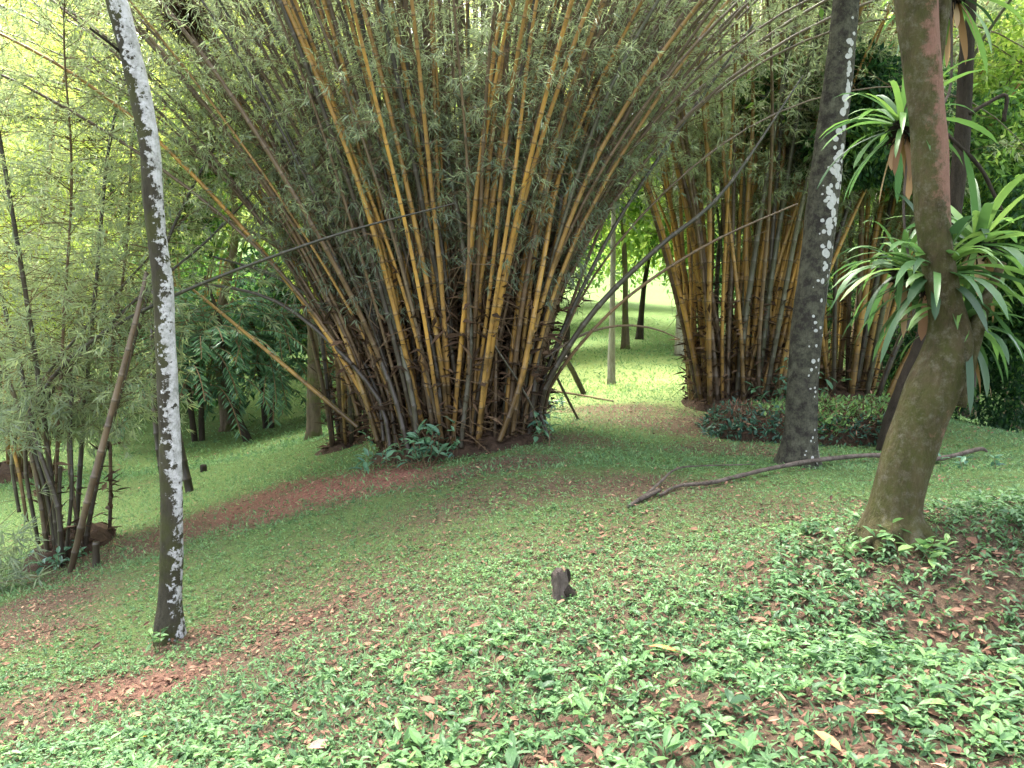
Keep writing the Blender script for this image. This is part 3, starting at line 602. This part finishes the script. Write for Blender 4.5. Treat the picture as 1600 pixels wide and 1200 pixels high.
pole(np.vstack([b0-[0, 0, .1], P(246,690,b0[1]), P(240,610,b0[1]+.1), P(238,470,b0[1]+.3)]), (.055, .05, .05, .05), 'dark', 'dark upright pole half hidden left of the white-flanked trunk')
b0 = hit(905, 618); pole(np.vstack([P(912,615,b0[1]), P(895,580,b0[1]-.2), P(878,550,b0[1]-.5)]), (.05, .05, .045), 'dark', 'thick dark stick hanging out of the central clump over the lawn gap', 'hanging_stick', 'stick')
b0 = hit(903, 655); pole(np.vstack([b0, P(880,610,b0[1]-.3), P(857,562,b0[1]-.6)]), (.018, .02, .02), 'grey', 'thin grey stick leaning on the right side of the central clump', 'leaning_stick', 'stick')
b0 = hit(857, 688); pole(np.vstack([b0, P(848,660,b0[1]), P(838,625,b0[1])]), (.028, .026, .02), 'dark', 'short dark stick at the right foot of the central clump', 'leaning_stick', 'stick')
b0 = hit(842, 617); b1 = hit(960, 630); pole(np.vstack([b0+[0, 0, .12], (b0+b1)/2+[0, 0, .08], b1+[0, 0, .02]]), (.025, .02, .012), 'brown', 'thin fallen stem lying across the lawn gap', 'fallen_culm', 'fallen culm', kid='culm')

# ------------------------------------------------------------------ the three near trees
def pathpx(lst, dz0=-.12):
    p = np.array([P(a, b_, d) for a, b_, d, r in lst]); r = np.array([r*d/FPX for a, b_, d, r in lst]); p0 = p[0].copy(); p[0, 2] += dz0; return p, r
def trunk(lst, mat, parent, name='trunk', sides=18, rough=.06, seed=1, lobes=.25, n=90):
    p, r = pathpx(lst); q = spline(np.column_stack([p, r]), n); return tube_obj(name, q[:, :3], q[:, 3], M[mat], parent, sides, rough, seed, lobes)
def small_crown(e, top, n, rad, mat, tint=.5, LW=(.16, .06)):
    g, gb = G(), G(); k = 11; ends = top+np.stack([RNG.normal(0, rad*.6, k), RNG.normal(0, rad*.6, k), RNG.uniform(-.1, .8, k)*rad], 1)
    prisms(gb, np.repeat(top[None], k, 0)-[0, 0, .3], ends, .035, .01); gb.obj('limbs', M['b_dark'], e)
    c = ends[RNG.integers(0, k, n)]+RNG.normal(0, rad*.22, (n, 3)); d = RNG.normal(0, 1, (n, 3)); d[:, 2] -= .4
    kites(g, c, d, LW[0]*RNG.uniform(.6, 1.2, n), LW[1]*RNG.uniform(.7, 1.2, n), np.clip(RNG.normal(tint, .2, n), 0, 1)); g.obj('crown', M[mat], e)
d = hit(265, 1000)[1]
t1 = empty('slender_tree', hit(265, 1000), 'slender crooked tree with white lichen down its right side, at left', 'tree')
trunk([(267,1004,d,29),(265,978,d,24),(266,940,d,19),(268,870,d,17.5),(268,780,d,16.5),(265,690,d,16),(262,600,d,15.5),(258,520,d,15.5),(254,440,d,15),(245,370,d,14.5),(238,300,d,14.5),(234,230,d,14.5),
       (222,160,d,15),(203,80,d,15.5),(184,10,d,15.5),(166,-60,d,15),(130,-260,d,14),(120,-600,d,9)], 'b_white', t1, lobes=.45, rough=.05)
tube_obj('dead_twig', sp((196,88,d),(170,66,d-.1),(140,44,d-.2)), (.012,.01,.008), M['b_dark'], t1, 6)
small_crown(t1, P(120,-600,d), 1500, 1.2, 'wood')
g, gb = G(), G(); lo_ = [(-.2,5.2,9.2),(1.8,4.6,9.6),(-2.,5.6,9.),(.6,6.6,9.9),(3.2,5.4,10.),(.2,3.6,9.8),(-1.6,3.9,9.6),(2.4,6.8,10.2)]; tp = P(120,-600,d)  # unseen overhead limbs and leaves, added to shade the foreground
prisms(gb, np.repeat(tp[None], 8, 0), np.array(lo_), .05, .012); gb.obj('limbs', M['b_dark'], t1)
for q_ in lo_:
    c_ = np.array(q_)+RNG.normal(0, 1, (900, 3))*[.75, .6, .35]; d_ = RNG.normal(0, 1, (900, 3)); kites(g, c_, d_, .15*RNG.uniform(.6, 1.2, 900), .065*RNG.uniform(.7, 1.2, 900), np.clip(RNG.normal(.5, .2, 900), 0, 1))
g.obj('crown', M['wood'], t1)
d = hit(1248, 725)[1]
t2 = empty('spotted_tree', hit(1248, 725), 'dark straight tree covered in round white lichen spots', 'tree')
trunk([(1246,729,d,38),(1248,706,d,29),(1251,670,d,25),(1254,600,d,24),(1260,520,d,24),(1271,430,d,23.5),(1284,330,d,23),(1295,240,d,22),(1305,160,d,20.5),(1314,80,d,19.5),(1322,0,d,19),(1335,-150,d,18),(1350,-500,d,12)],
      'b_spot', t2, lobes=.6, rough=.045, sides=20)
small_crown(t2, P(1350,-500,d)+[0, 0, .8], 2500, 1.6, 'wood')
d = hit(1400, 835)[1]
t3 = empty('bromeliad_tree', hit(1400, 835), 'thick leaning mossy tree carrying bromeliads, with flaking pink upper bark', 'tree')
trunk([(1399,848,d,62),(1397,825,d,48),(1400,790,d,38),(1413,730,d,38),(1432,670,d,39),(1455,610,d,40),(1476,560,d,38),(1482,520,d,31),(1476,470,d,25),(1464,400,d,24),(1457,340,d,25),(1454,280,d,26),
       (1452,220,d,25),(1446,150,d,25),(1440,90,d,27),(1434,30,d,28),(1430,-40,d,30),(1428,-200,d,30),(1440,-500,d,20)], 'b_mossy', t3, lobes=.9, rough=.05, sides=22, n=110)
trunk([(1488,600,d,22),(1508,560,d,17),(1524,515,d,13),(1540,470,d,9),(1566,410,d,6)], 'b_mossy', t3, 'limb', lobes=0, sides=12, n=24)
trunk([(1452,120,d,12),(1464,80,d,10),(1474,20,d,9),(1486,-60,d,8)], 'b_mossy', t3, 'limb', lobes=0, sides=12, n=20)
for k_, (a_, b_, c_) in enumerate(((1340,870,9),(1470,865,9),(1370,885,8))):
    q_ = hit(a_, b_); tube_obj('root', spline([P(1385+k_*14,822,d-.05), (P(1395,835,d)*.45+q_*.55)+[0,0,.07], q_+[0,0,.01]], 14), np.linspace(.1,.02,14), M['b_mossy'], t3, 9, .1, k_)
small_crown(t3, P(1440,-500,d)+[0, 0, .9], 2500, 1.1, 'wood')
# dark stem behind the bromeliad tree
b0 = hit(1388, 705)
t4 = empty('leaning_tree', b0, 'thin dark leaning tree directly behind the mossy bromeliad trunk', 'tree')
q = spline(np.vstack([b0-[0,0,.1], P(1398,660,b0[1]), P(1425,590,b0[1]), P(1450,520,b0[1]), P(1470,440,b0[1]), P(1500,250,b0[1]), P(1520,-100,b0[1])]), 40)
tube_obj('trunk', q, np.linspace(.15, .07, 40), M['b_dark'], t4, 12, .08, 4, .2)
small_crown(t4, q[-1], 2000, 1.5, 'wood')

# ------------------------------------------------------------------ bromeliads
def bromeliad(px, py, dd, size, n, label, drop=1., seed=0, tint=.5, wide=.1, dead=6):
    rg = np.random.default_rng(seed); c = P(px, py, dd); e = empty('bromeliad', c, label, 'bromeliad', 'bromeliads growing on the leaning tree'); 
    def straps(g, n, el0, el1, sz, grav, tnt):
        for k in range(n):
            a = k*2.399+rg.uniform(-.3, .3); el = el0+(el1-el0)*(k/n)+rg.normal(0, .12); L = size*1.25*sz*rg.uniform(.5, 1.2); W = size*wide*1.2*rg.uniform(.6, 1.25); m_ = 9
            d_ = np.array([math.cos(a)*math.cos(el), math.sin(a)*math.cos(el), math.sin(el)]); p = c+d_*.02; row = []; s = nrm(np.cross(d_, [0, 0, 1.])+1e-5); tw = rg.uniform(-.4, .4)
            for q in range(m_):
                t = q/(m_-1); wd = W*(1-.15*t)*(1 if t < .6 else max(.04, math.sqrt(max(0, 1-((t-.6)/.4)**2)))); nn = np.cross(s, d_); s2 = s*math.cos(tw*t)+nn*math.sin(tw*t)
                row += [p-s2*wd*.5+nn*wd*.18*math.cos(6*t+k), p, p+s2*wd*.5+nn*wd*.18]; p = p+d_*L/(m_-1); d_ = nrm(d_+np.array([0, 0, -1.])*grav*(.1+.24*t)*rg.uniform(.85, 1.15))
            i_ = np.arange(m_-1)[:, None]*3; qd = np.concatenate([i_+np.array([[0, 1, 4, 3]]), i_+np.array([[1, 2, 5, 4]])]); g.add(np.array(row), qd, rnd=np.clip(tnt+rg.normal(0, .28), 0, 1))
    g = G(); straps(g, n, .05, 1.25, 1., drop, tint); straps(g, n//3, -.7, 0., 1.05, drop, tint-.25); g.obj('leaf_rosette', M['brom'], e, True)
    if dead:
        g = G(); straps(g, dead, -1.2, -.8, .8, 1.2, .5); g.obj('dry_leaves', M['deadstrap'], e, True)
    g = G(); m_ = 60; prisms(g, c+rg.normal(0, .03, (m_, 3)), c+np.stack([rg.normal(0, .06*size/.4, m_), rg.normal(0, .05, m_), rg.uniform(-.14, .04, m_)], 1), .01, .003)
    t_ = tube(spline([c-[.05, -.02, .03], c, c+[.05, 0, .01]], 6), .035, 8, .2, seed); g.add(t_[0], t_[1], t_[2], rnd=.5, along=t_[3], side=t_[4]); g.obj('root_mass', M['root'], e)
bromeliad(1410, 200, 4.75, .40, 30, 'bromeliad high on the left side of the trunk, with tan dry leaves below', seed=1, dead=9)
bromeliad(1490, -5, 4.85, .36, 22, 'bromeliad at the very top edge of the photo', seed=2, tint=.7)
bromeliad(1528, 385, 4.7, .42, 34, 'upright bromeliad at the right of the large cluster', seed=3, drop=.75, tint=.65)
bromeliad(1462, 435, 4.5, .46, 50, 'largest bromeliad, over the trunk in the middle of the cluster', seed=4, tint=.5)
bromeliad(1505, 515, 4.5, .38, 30, 'lowest bromeliad, with long strap leaves hanging over the leaning trunk', seed=5, drop=1.5, tint=.5)
bromeliad(1410, 425, 4.75, .36, 30, 'small bromeliad at the left of the large cluster', seed=6, drop=1.3, tint=.5)
# aerial roots and vines round the upper trunk
for a_, l_ in (((sp((1462,60,4.7),(1440,110,4.65),(1415,170,4.7),(1395,230,4.8))), 'thin woody vine crossing the upper trunk of the bromeliad tree'),
               ((sp((1484,-20,4.8),(1487,60,4.8),(1484,140,4.75),(1460,180,4.7),(1430,215,4.7))), 'brown vine looping right of the upper trunk'),
               ((sp((1418,240,4.75),(1412,330,4.7),(1422,420,4.65))), 'thin aerial root hanging between the bromeliads'),
               ((sp((1457,520,4.5),(1456,560,4.5),(1458,600,4.5))), 'brown dry stalk hanging over the trunk hollow'),
               ((sp((1523,520,4.6),(1524,560,4.6),(1523,605,4.6))), 'thin root hanging free right of the trunk')):
    e = empty('vine', a_[0], l_, 'vine'); tube_obj('stem', spline(a_, 18), .008, M['b_branch'], e, 6, .1, 3)

# herbs growing at the foot of the trees and clumps
for k_, (a_, b_, n_, s_, l_) in enumerate(((1400, 862, 26, .09, 'leafy shoots growing up against the foot of the bromeliad tree'), (1440, 880, 20, .09, 'leafy plant on the mound right below the bromeliad tree'),
    (1330, 870, 20, .07, 'low dark leafy plant left of the bromeliad tree roots'), (265, 1012, 22, .07, 'leafy sprig in front of the white-flanked trunk foot'))):
    sprig(a_, b_, n_, s_, l_, h=.16, spread=.12)
for a_, b_, n_, s_, l_ in ((650, 728, 60, .16, 'leafy green plant at the front foot of the central bamboo clump'), (690, 722, 40, .13, 'small leafy plant right of the larger one at the central clump foot'), (592, 735, 40, .13, 'leafy plant at the left foot of the central bamboo clump'),
    (830, 690, 50, .13, 'feathery green plant at the right foot of the central clump')):
    sprig(a_, b_, n_, s_, l_, h=.4, spread=.22, mat='darkleaf', tint=.8, asp=.4)
sprig(1215, 640, 160, .2, 'bushy green plant between the two right bamboo clumps', h=.6, spread=.45, mat='darkleaf', tint=.8, asp=.35)
sprig(1195, 600, 90, .2, 'arching leafy plant leaning out of the right bamboo clump', loc=P(1190, 640, 12), h=1.1, spread=.3, mat='darkleaf', tint=.7, asp=.3)
sprig(865, 640, 60, .1, 'small dark bush on the lawn right of the central clump', h=.18, spread=.2, mat='darkleaf', tint=.3, name='small_bush', cat='bush')
sprig(1480, 728, 60, .1, 'dark leafy patch growing by the fallen branch right of the mossy trunk', h=.12, spread=.35, mat='darkleaf', tint=.6)
sprig(115, 880, 70, .12, 'low leafy plant at the foot of the ragged left clump', h=.2, spread=.3, mat='darkleaf', tint=.8)
for a_, b_, s_, l_ in ((950, 1090, .13, 'broad pointed leaf shoot in the foreground, centre'), (1165, 1190, .14, 'large bright leaf shoot at the bottom edge, right of centre'),      (1460, 1100, .13, 'star-shaped leafy plant in the hollow at lower right'), (1245, 1100, .1, 'bright pointed seedling left of the hollow at lower right'), (640, 1170, .1, 'pale broad-leaved seedling at the bottom, left of centre'), (1040, 1200, .12, 'broad green leaf pair at the bottom edge')):
    sprig(a_, b_, 8, s_*.72, l_, h=.06, spread=.03, asp=.34, tint=.55, name='seedling', up=(.3, 1.1))
# single fallen leaves that stand out
def bigleaf(px, py, L, W, ang, col, label):
    m, b = newmat('fallen_leaf_'+str(px), .6, .3); lk(m, mix(m, noise(m, 30, 4), col, tuple(x*.55 for x in col)), b.inputs['Base Color'])
    c = hit(px, py)+[0, 0, .045]; g = G(); d_ = np.array([[math.cos(ang), math.sin(ang), .05]]); blades(g, (c-d_[0]*L/2)[None], d_, L, W, .5, droop=.15, fold=.12)
    tag(g.obj('fallen_leaf', m), label, 'fallen leaf')
bigleaf(1038, 1030, .15, .06, -.3, (.5, .2, .06), 'large orange fallen leaf lying in the foreground centre')
bigleaf(233, 1166, .08, .03, .6, (.7, .38, .03), 'yellow fallen leaf near the bottom left')
bigleaf(502, 1182, .11, .055, .5, (.42, .2, .17), 'pinkish fallen leaf at the bottom, left of centre')
bigleaf(1292, 1182, .12, .05, -1.1, (.5, .22, .09), 'orange-brown fallen leaf at the bottom right')
bigleaf(1370, 1142, .09, .04, .1, (.5, .3, .16), 'tan fallen leaf in the lower right')

# ------------------------------------------------------------------ stump, fallen branch, hedge, nest
c = hit(877, 935); e = empty('tree_stump', c, 'small dark rotten stump standing alone in the low leaves', 'stump')
q = spline(np.vstack([c-[0,0,.04], c+[-.004,0,.05], c+[-.008,0,.11], c+[-.012,.0,.155]]), 14); g = G()
v, qd, t, al, sd_ = tube(q, np.linspace(.056, .05, 14), 14, .14, 6); top = v[:, 2] > c[2]+.145; v[top, 2] += RNG.uniform(-.03, .03, top.sum()); v[-1, 2] -= .04
g.add(v, qd, t, along=al, side=sd_); g.obj('trunk', M['b_branch'], e)
tube_obj('root', spline(np.vstack([c+[.02,-.02,.06], c+[.06,-.03,.03], c+[.11,-.03,-.02]]), 8), np.linspace(.035,.015,8), M['b_dark'], e, 8, .15, 2)
tube_obj('splinter', spline(np.vstack([c+[.03,0,.1], c+[.04,0,.15], c+[.03,0,.175]]), 6), np.linspace(.018,.01,6), M['b_dark'], e, 6, .15, 2)
c = hit(318, 738); e = empty('tree_stump', c, 'tiny cut stump on the far left lawn', 'stump'); tube_obj('trunk', spline([c-[0,0,.05], c+[0,0,.12]], 6), .06, M['b_dark'], e, 9, .15)
def onG(lst, lift): return np.array([hit(a, b_)+[0, 0, l] for (a, b_), l in zip(lst, lift)])
e = empty('fallen_branch', hit(1200, 735), 'long crooked grey-brown branch lying across the grass behind the trees', 'branch')
q = onG([(1030,778),(1060,766),(1110,762),(1150,752),(1215,740),(1290,728),(1370,722),(1440,728),(1490,722),(1530,716)], [.02,.03,.04,.04,.06,.07,.07,.06,.07,.1]); q = np.vstack([q, P(1543,706,q[-1][1])])
tube_obj('stem', spline(q, 60), .6*np.interp(np.linspace(0, 1, 60), [0, .2, .6, .9, 1], [.018, .03, .042, .04, .015]), M['b_branch'], e, 9, .14, 5)
q = onG([(982,795),(1010,778),(1030,764),(1055,744),(1090,735),(1180,731)], [.02,.03,.05,.06,.04,.03]); tube_obj('side_branch', spline(q, 26), np.linspace(.016, .006, 26), M['b_branch'], e, 7, .12, 2)
q = onG([(1000,786),(1030,772)], [.03,.03]); tube_obj('fork', spline(q, 5), .02, M['b_branch'], e, 7, .12, 2)

e = empty('low_hedge', gp(4.0, 9.9), 'low rounded bed of shrubs, green on top with reddish dry stems, behind the spotted trunk', 'hedge')
nu, nv = 50, 22; V = []
for a in range(nu):
    x = 2.62+(5.2-2.62)*a/(nu-1); k = math.sin(min(1, (a+.3)/6)*math.pi/2)*math.sin(min(1, (nu-.7-a)/4)*math.pi/2)
    for b_ in range(nv):
        th = math.pi*b_/(nv-1); yy = 10.05-math.cos(th)*.62*(.6+.4*k); hh = (.33+.03*math.sin(x*5)+.12*(x-2.6)/2.6)*k*math.sin(th)**.45+.03*math.sin(9*x+th*7)
        V.append((x+.03*math.sin(th*9), yy, gp(x, yy)[2]+hh-.03))
V = np.array(V); i_ = np.arange(nu-1)[:, None]*nv; j_ = np.arange(nv-1)[None]; mesh('soil_core', V, [np.stack([i_+j_, i_+j_+1, i_+nv+j_+1, i_+nv+j_], -1).reshape(-1, 4)], M['root_soil'], e, None, True)
def hedge_leaves(n, sel, mat, L, W, mu, name, out=.0):
    g = G(); a = RNG.integers(0, len(V), n*4); a = a[sel(V[a], a)][:n]; m_ = len(a); p = V[a]+RNG.normal(0, .035, (m_, 3)); d_ = RNG.normal(0, 1, (m_, 3))+np.array([0, -.4, .4])
    kites(g, p, d_, L*RNG.uniform(.6, 1.3, m_), W*RNG.uniform(.7, 1.2, m_), np.clip(RNG.normal(mu, .22, m_), 0, 1)); return g.obj(name, mat, e)
hh_ = V[:, 2]-gz(V[:, 0], V[:, 1])
hedge_leaves(5200, lambda v, a: (hh_[a] > .24+.08*np.sin(v[:, 0]*6)) & (v[:, 0] > 3.2), M['herb'], .08, .035, .7, 'green_leaves')
hedge_leaves(2600, lambda v, a: (hh_[a] > .16), M['litter'], .08, .022, .55, 'dry_leaves')
hedge_leaves(4200, lambda v, a: (hh_[a] < .3), M['darkleaf'], .09, .035, .35, 'dark_leaves')
g = G(); a = RNG.integers(0, len(V), 700); p = V[a]; p2 = p+RNG.normal(0, .12, p.shape)-[0, .05, 0]; prisms(g, p, p2, .006, .003); g.obj('bare_stems', M['sheath'], e)['kind'] = 'stuff'

c = P(290, 28, 8.6); e = empty('dark_epiphyte', c, 'dark shaggy tuft caught among the bamboo at upper left', 'epiphyte'); g = G(); n = 900
p = c+RNG.normal(0, .06, (n, 3)); d_ = RNG.normal(0, 1, (n, 3)); d_[:, 2] = d_[:, 2]*.8+.2; kites(g, p, d_, RNG.uniform(.1, .26, n), .014, RNG.random(n)*.35, tip=-.3); g.obj('leaf_tuft', M['sheath'], e)
g = G(); prisms(g, np.array([c]*2), np.array([c+[.5, .5, -.5], c+[-.3, .4, .6]]), .012, .01); g.obj('stalk', M['twig'], e)

# ------------------------------------------------------------------ trees further off
def blobs(g, centres, n_each, L, W, tint, tw=.12, sub=9, droop=.4):
    """crowns of leaf clumps: each centre (x,y,z,rx,ry,rz,tint)"""
    for q in centres:
        c = np.array(q[:3]); r = np.array(q[3:6]); tn = q[6] if len(q) > 6 else tint; ne = int(n_each)
        k = nrm(RNG.normal(0, 1, (sub*3, 3)))*RNG.uniform(.35, 1, (sub*3, 1)); s = RNG.integers(0, len(k), ne); o = RNG.normal(0, .17, (ne, 3)); p = c+(k[s]+o)*r
        d_ = RNG.normal(0, 1, (ne, 3))+nrm(k[s])*.5; d_[:, 2] -= droop; cl = RNG.normal(0, .1, len(k))
        kites(g, p, d_, L*RNG.uniform(.6, 1.3, ne), W*RNG.uniform(.7, 1.3, ne), np.clip(tn+cl[s]+RNG.normal(0, tw, ne), 0, 1))
def tree(base, lean, h, r, mat, label, crown, n_each, LW=(.22, .08), tint=.3, bow=1., cat='tree', group=None, name='tree', cmat='wood'):
    base = np.array(base); e = empty(name, base, label, cat, group); top = base+np.array([lean[0], lean[1], h])
    p = spline(np.vstack([base-[0, 0, .15], base+(top-base)*.35+[.06*h*bow*RNG.normal(0, .4), 0, 0], base+(top-base)*.7+[.05*h*bow*RNG.normal(0, .4), 0, 0], top]), 30)
    tube_obj('trunk', p, r*(.7*np.exp(-np.linspace(0, 1, 30)*12)+1-.55*np.linspace(0, 1, 30)), M[mat], e, 10, .08, int(abs(base[0])*7) % 50, .3)
    if crown:
        g, gb = G(), G(); cs = []
        for (dx, dy, dz, a, b_, c_) in crown: q = p[-1]+np.array([dx, dy, dz]); cs.append((*q, a, b_, c_, tint+RNG.normal(0, .05)))
        for q in cs: prisms(gb, p[-4][None], np.array(q[:3])[None], r*.4, r*.12)
        gb.obj('limbs', M[mat], e); blobs(g, cs, n_each, *LW, tint); g.obj('crown', M[cmat], e)
    return e
def feathery(px, py, h, label, seed, nf=90, tint=.75, mat='darkleaf', fl=2.6):
    """small tree with several stems and arching feathery fronds"""
    rg = np.random.default_rng(seed); c = hit(px, py); e = empty('feathery_tree', c, label, 'tree', None)
    for k in range(2):
        q = spline(np.vstack([c+[.18*(k-1), .1*rg.normal(), -.15], c+[.3*(k-1), 0, h*.5], c+[.5*(k-1)+rg.normal(0, .2), 0, h]]), 16); tube_obj('trunk', q, np.linspace(.085, .04, 16), M['b_dark'], e, 8, .1, k)
    g, gt = G(), G()
    for k in range(nf):
        a = rg.uniform(0, 6.28); el = rg.uniform(.2, 1.3); p = c+np.array([rg.normal(0, .3), rg.normal(0, .3), h*rg.uniform(.35, 1.05)]); d_ = np.array([math.cos(a)*math.cos(el), math.sin(a)*math.cos(el), math.sin(el)]); pp = [p]; l = fl*rg.uniform(.7, 1.2)
        for s in range(12): p = p+d_*l/12; d_ = nrm(d_+np.array([0, 0, -.19])); pp.append(p)
        pp = np.array(pp); prisms(gt, pp[:-1], pp[1:], .012, .01); n = 70; s = rg.uniform(1, 11.9, n); i_ = s.astype(int); b_ = pp[i_]+(pp[i_+1]-pp[i_])*(s-i_)[:, None]; T = nrm(pp[i_+1]-pp[i_]); sd2 = nrm(np.cross(T, [0, 0, 1.]))*np.where(rg.random(n) < .5, 1, -1)[:, None]
        kites(g, b_, T*.6+sd2-[0, 0, .35], rg.uniform(.18, .36, n), .045, np.clip(tint+rg.normal(0, .18, n), 0, 1))
    gt.obj('frond_stalks', M['twig'], e)['kind'] = 'stuff'; g.obj('fronds', M[mat], e)
feathery(315, 690, 3.2, 'feathery dark tree just right of the white-flanked trunk, beyond the left lawn', 1)
feathery(425, 668, 3., 'feathery dark tree left of the central clump, rightmost of the far pair', 2)
feathery(200, 640, 3.6, 'leafy dark green tree beyond the left lawn, left of the white-flanked trunk', 3, tint=.75, nf=44)
CR = [(0, 0, 0, 1.6, 1.4, 1.), (1.2, .3, -.5, 1.2, 1.2, .8), (-1.2, -.2, -.3, 1.3, 1.2, .8), (.2, .2, .9, 1.2, 1.2, .9)]
tree(hit(357, 672), (.2, 0), 8, .16, 'b_mid', 'brown thin trunk between the two feathery trees', CR, 1500, tint=.25)
tree(hit(130, 645), (-.3, 0), 9, .2, 'b_mid', 'pale brown trunk at the far edge of the left lawn', CR+[(6, -5, 3, 3.5, 3, 1), (3, -3, 3, 3, 3, 1), (8, -8, 3.5, 3, 3, 1), (9, -4, 3, 3, 3, 1)], 2600, tint=.3)  # wide extra crowns out of view, added to shade the left lawn
tree(hit(390, 690)+[0, 0, 0], (-1.1, .3), 4.2, .08, 'b_dark', 'thin dark leaning trunk right of the brown thin trunk', None, 0)
tree(hit(490, 685), (.1, 0), 7, .12, 'b_mid', 'mossy short trunk at the left edge of the small rear bamboo clump', CR, 1500, tint=.55)
tree(hit(245, 655), (.1, 0), 7, .13, 'b_dark', 'thin dark trunk in the shade behind the white-flanked trunk', CR, 1200, tint=.25)
tree(hit(955, 601), (.0, .1), 9, .06, 'b_pale', 'slim pale trunk standing alone on the bright lawn in the gap', [(0, 0, 0, 1.8, 1.8, .8)], 2500, tint=.5, bow=.1)
tree(hit(977, 546), (0, 0), 6, .1, 'b_mid', 'mossy thick trunk behind the slim pale trunk', CR, 2200, tint=.62)
tree(hit(998, 530), (.5, 0), 6, .1, 'b_dark', 'thin dark tree farthest in the lawn gap', CR, 1800, tint=.35)
tree(hit(1062, 556), (0, 0), 8, .1, 'b_pale', 'pale trunk at the left edge of the right bamboo clump', CR, 2000, tint=.5)
tree(hit(886, 562), (0, 0), 1.2, .12, 'b_dark', 'short dark stump tree in the shade left of the slim pale trunk', None, 0, name='tree_stump', cat='stump')
tree(gp(11.9, 18), (.3, 0), 9, .17, 'b_mid', 'brown trunk at the right edge beyond the sunny grass', CR, 1800, tint=.55)
tree(gp(12.0, 20), (.1, 0), 9, .1, 'b_mid', 'slim pale trunk in the dark wood right of the mossy tree', CR, 1800, tint=.45)
for px, py, l in ((1475, 668, 'thin dark trunk nearest the mossy tree in the shaded wood at right'), (1500, 664, 'thin dark trunk left of the slim pale trunk in the shaded wood at right'), (1556, 660, 'thin dark trunk right of the slim pale trunk in the shaded wood at right')):
    c_ = P(px, py, 20); tree(gp(c_[0], 20+px % 5), (.3, 0), 7, .1, 'b_dark', l, CR, 700, tint=.12, group='thin dark trunks in the right-hand wood')
c_ = P(1580, 600, 14); tree(gp(14.6, 22), (-.2, 0), 13, .2, 'b_pale', 'pale grey trunk at the upper right edge behind the bromeliads', [(0, 0, 0, 2, 2, 1.2), (-1, 0, -1.5, 1.6, 1.5, 1)], 2500, tint=.6)
# thin crooked branches on the right side
for a_, l_ in ((sp((1480,210,8),(1530,260,8),(1556,310,8),(1570,340,8)), 'bare crooked branch right of the bromeliad tree'), (sp((1515,178,8),(1545,160,8),(1572,150,8),(1568,190,8)), 'short bare branch at upper right')):
    e = empty('bare_branch', a_[0], l_, 'branch'); tube_obj('stem', spline(a_, 16), .02, M['b_dark'], e, 7, .12, 3)

# near-right broadleaf shrubs behind the bromeliad tree, and the wall of forest
def mass(name, rows, n_each, LW, label, mat='wood'):
    g = G(); blobs(g, rows, n_each, *LW, .5); tag(g.obj(name, M[mat]), label, 'forest', kind='stuff')
rows = []
rg = np.random.default_rng(77)
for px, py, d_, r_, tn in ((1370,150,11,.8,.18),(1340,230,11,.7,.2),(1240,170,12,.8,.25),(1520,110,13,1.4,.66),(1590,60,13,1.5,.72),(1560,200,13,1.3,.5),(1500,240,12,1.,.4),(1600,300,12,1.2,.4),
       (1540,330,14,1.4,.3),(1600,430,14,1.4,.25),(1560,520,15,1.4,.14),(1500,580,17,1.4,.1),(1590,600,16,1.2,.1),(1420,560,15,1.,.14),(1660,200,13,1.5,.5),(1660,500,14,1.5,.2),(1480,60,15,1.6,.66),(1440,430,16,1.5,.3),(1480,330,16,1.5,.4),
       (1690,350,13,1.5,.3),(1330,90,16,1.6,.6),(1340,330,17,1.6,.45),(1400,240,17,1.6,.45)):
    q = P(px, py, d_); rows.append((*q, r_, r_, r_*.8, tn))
mass('forest_foliage', rows, 4200, (.14, .055), 'broad-leaved forest foliage filling the right side')
rows = []
for layer, (y0, h, n, r_) in enumerate(((24, 12, 46, 2.2), (31, 15, 56, 2.8), (40, 19, 60, 3.6))):
    for k in range(n):
        x = (k+rg.uniform(-.6, .6)-n/2)/n*2*(y0*.9); 
        z = rg.uniform(0, 1)*h; y = y0+rg.uniform(-2, 3)
        gap = abs(x-(.165*y)) < .07*y+1.2     # the lawn gap stays open low down
        zmin = 4.6 if gap else 1.6
        z = max(z, zmin+rg.uniform(0, 1.5)) if z < zmin+1 else z
        q_ = gp(x, y); zz = q_[2]+z if z < 5 else z-1
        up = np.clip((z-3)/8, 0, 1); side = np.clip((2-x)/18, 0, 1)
        tn = .16+.5*up+.2*up*side+(.12 if x < -6 and z > 6 else 0)+(.22 if gap else 0)+rg.normal(0, .05)  # brighter upward, leftward and over the gap: backlight put into the leaf colour
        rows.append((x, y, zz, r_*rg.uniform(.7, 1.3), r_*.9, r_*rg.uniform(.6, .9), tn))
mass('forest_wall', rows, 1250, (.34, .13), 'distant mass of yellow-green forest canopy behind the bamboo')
rows = []
for k in range(40):
    x = rg.uniform(-24, 24); y = 40+rg.uniform(0, 8)
    if abs(x-.165*y) < 5: continue
    q_ = gp(x, y); rows.append((x, y, q_[2]+rg.uniform(.5, 3.5), 3, 2, 1.6, .12+rg.normal(0, .05)))
mass('forest_understorey', rows, 1500, (.4, .16), 'dark shrubs under the distant trees')
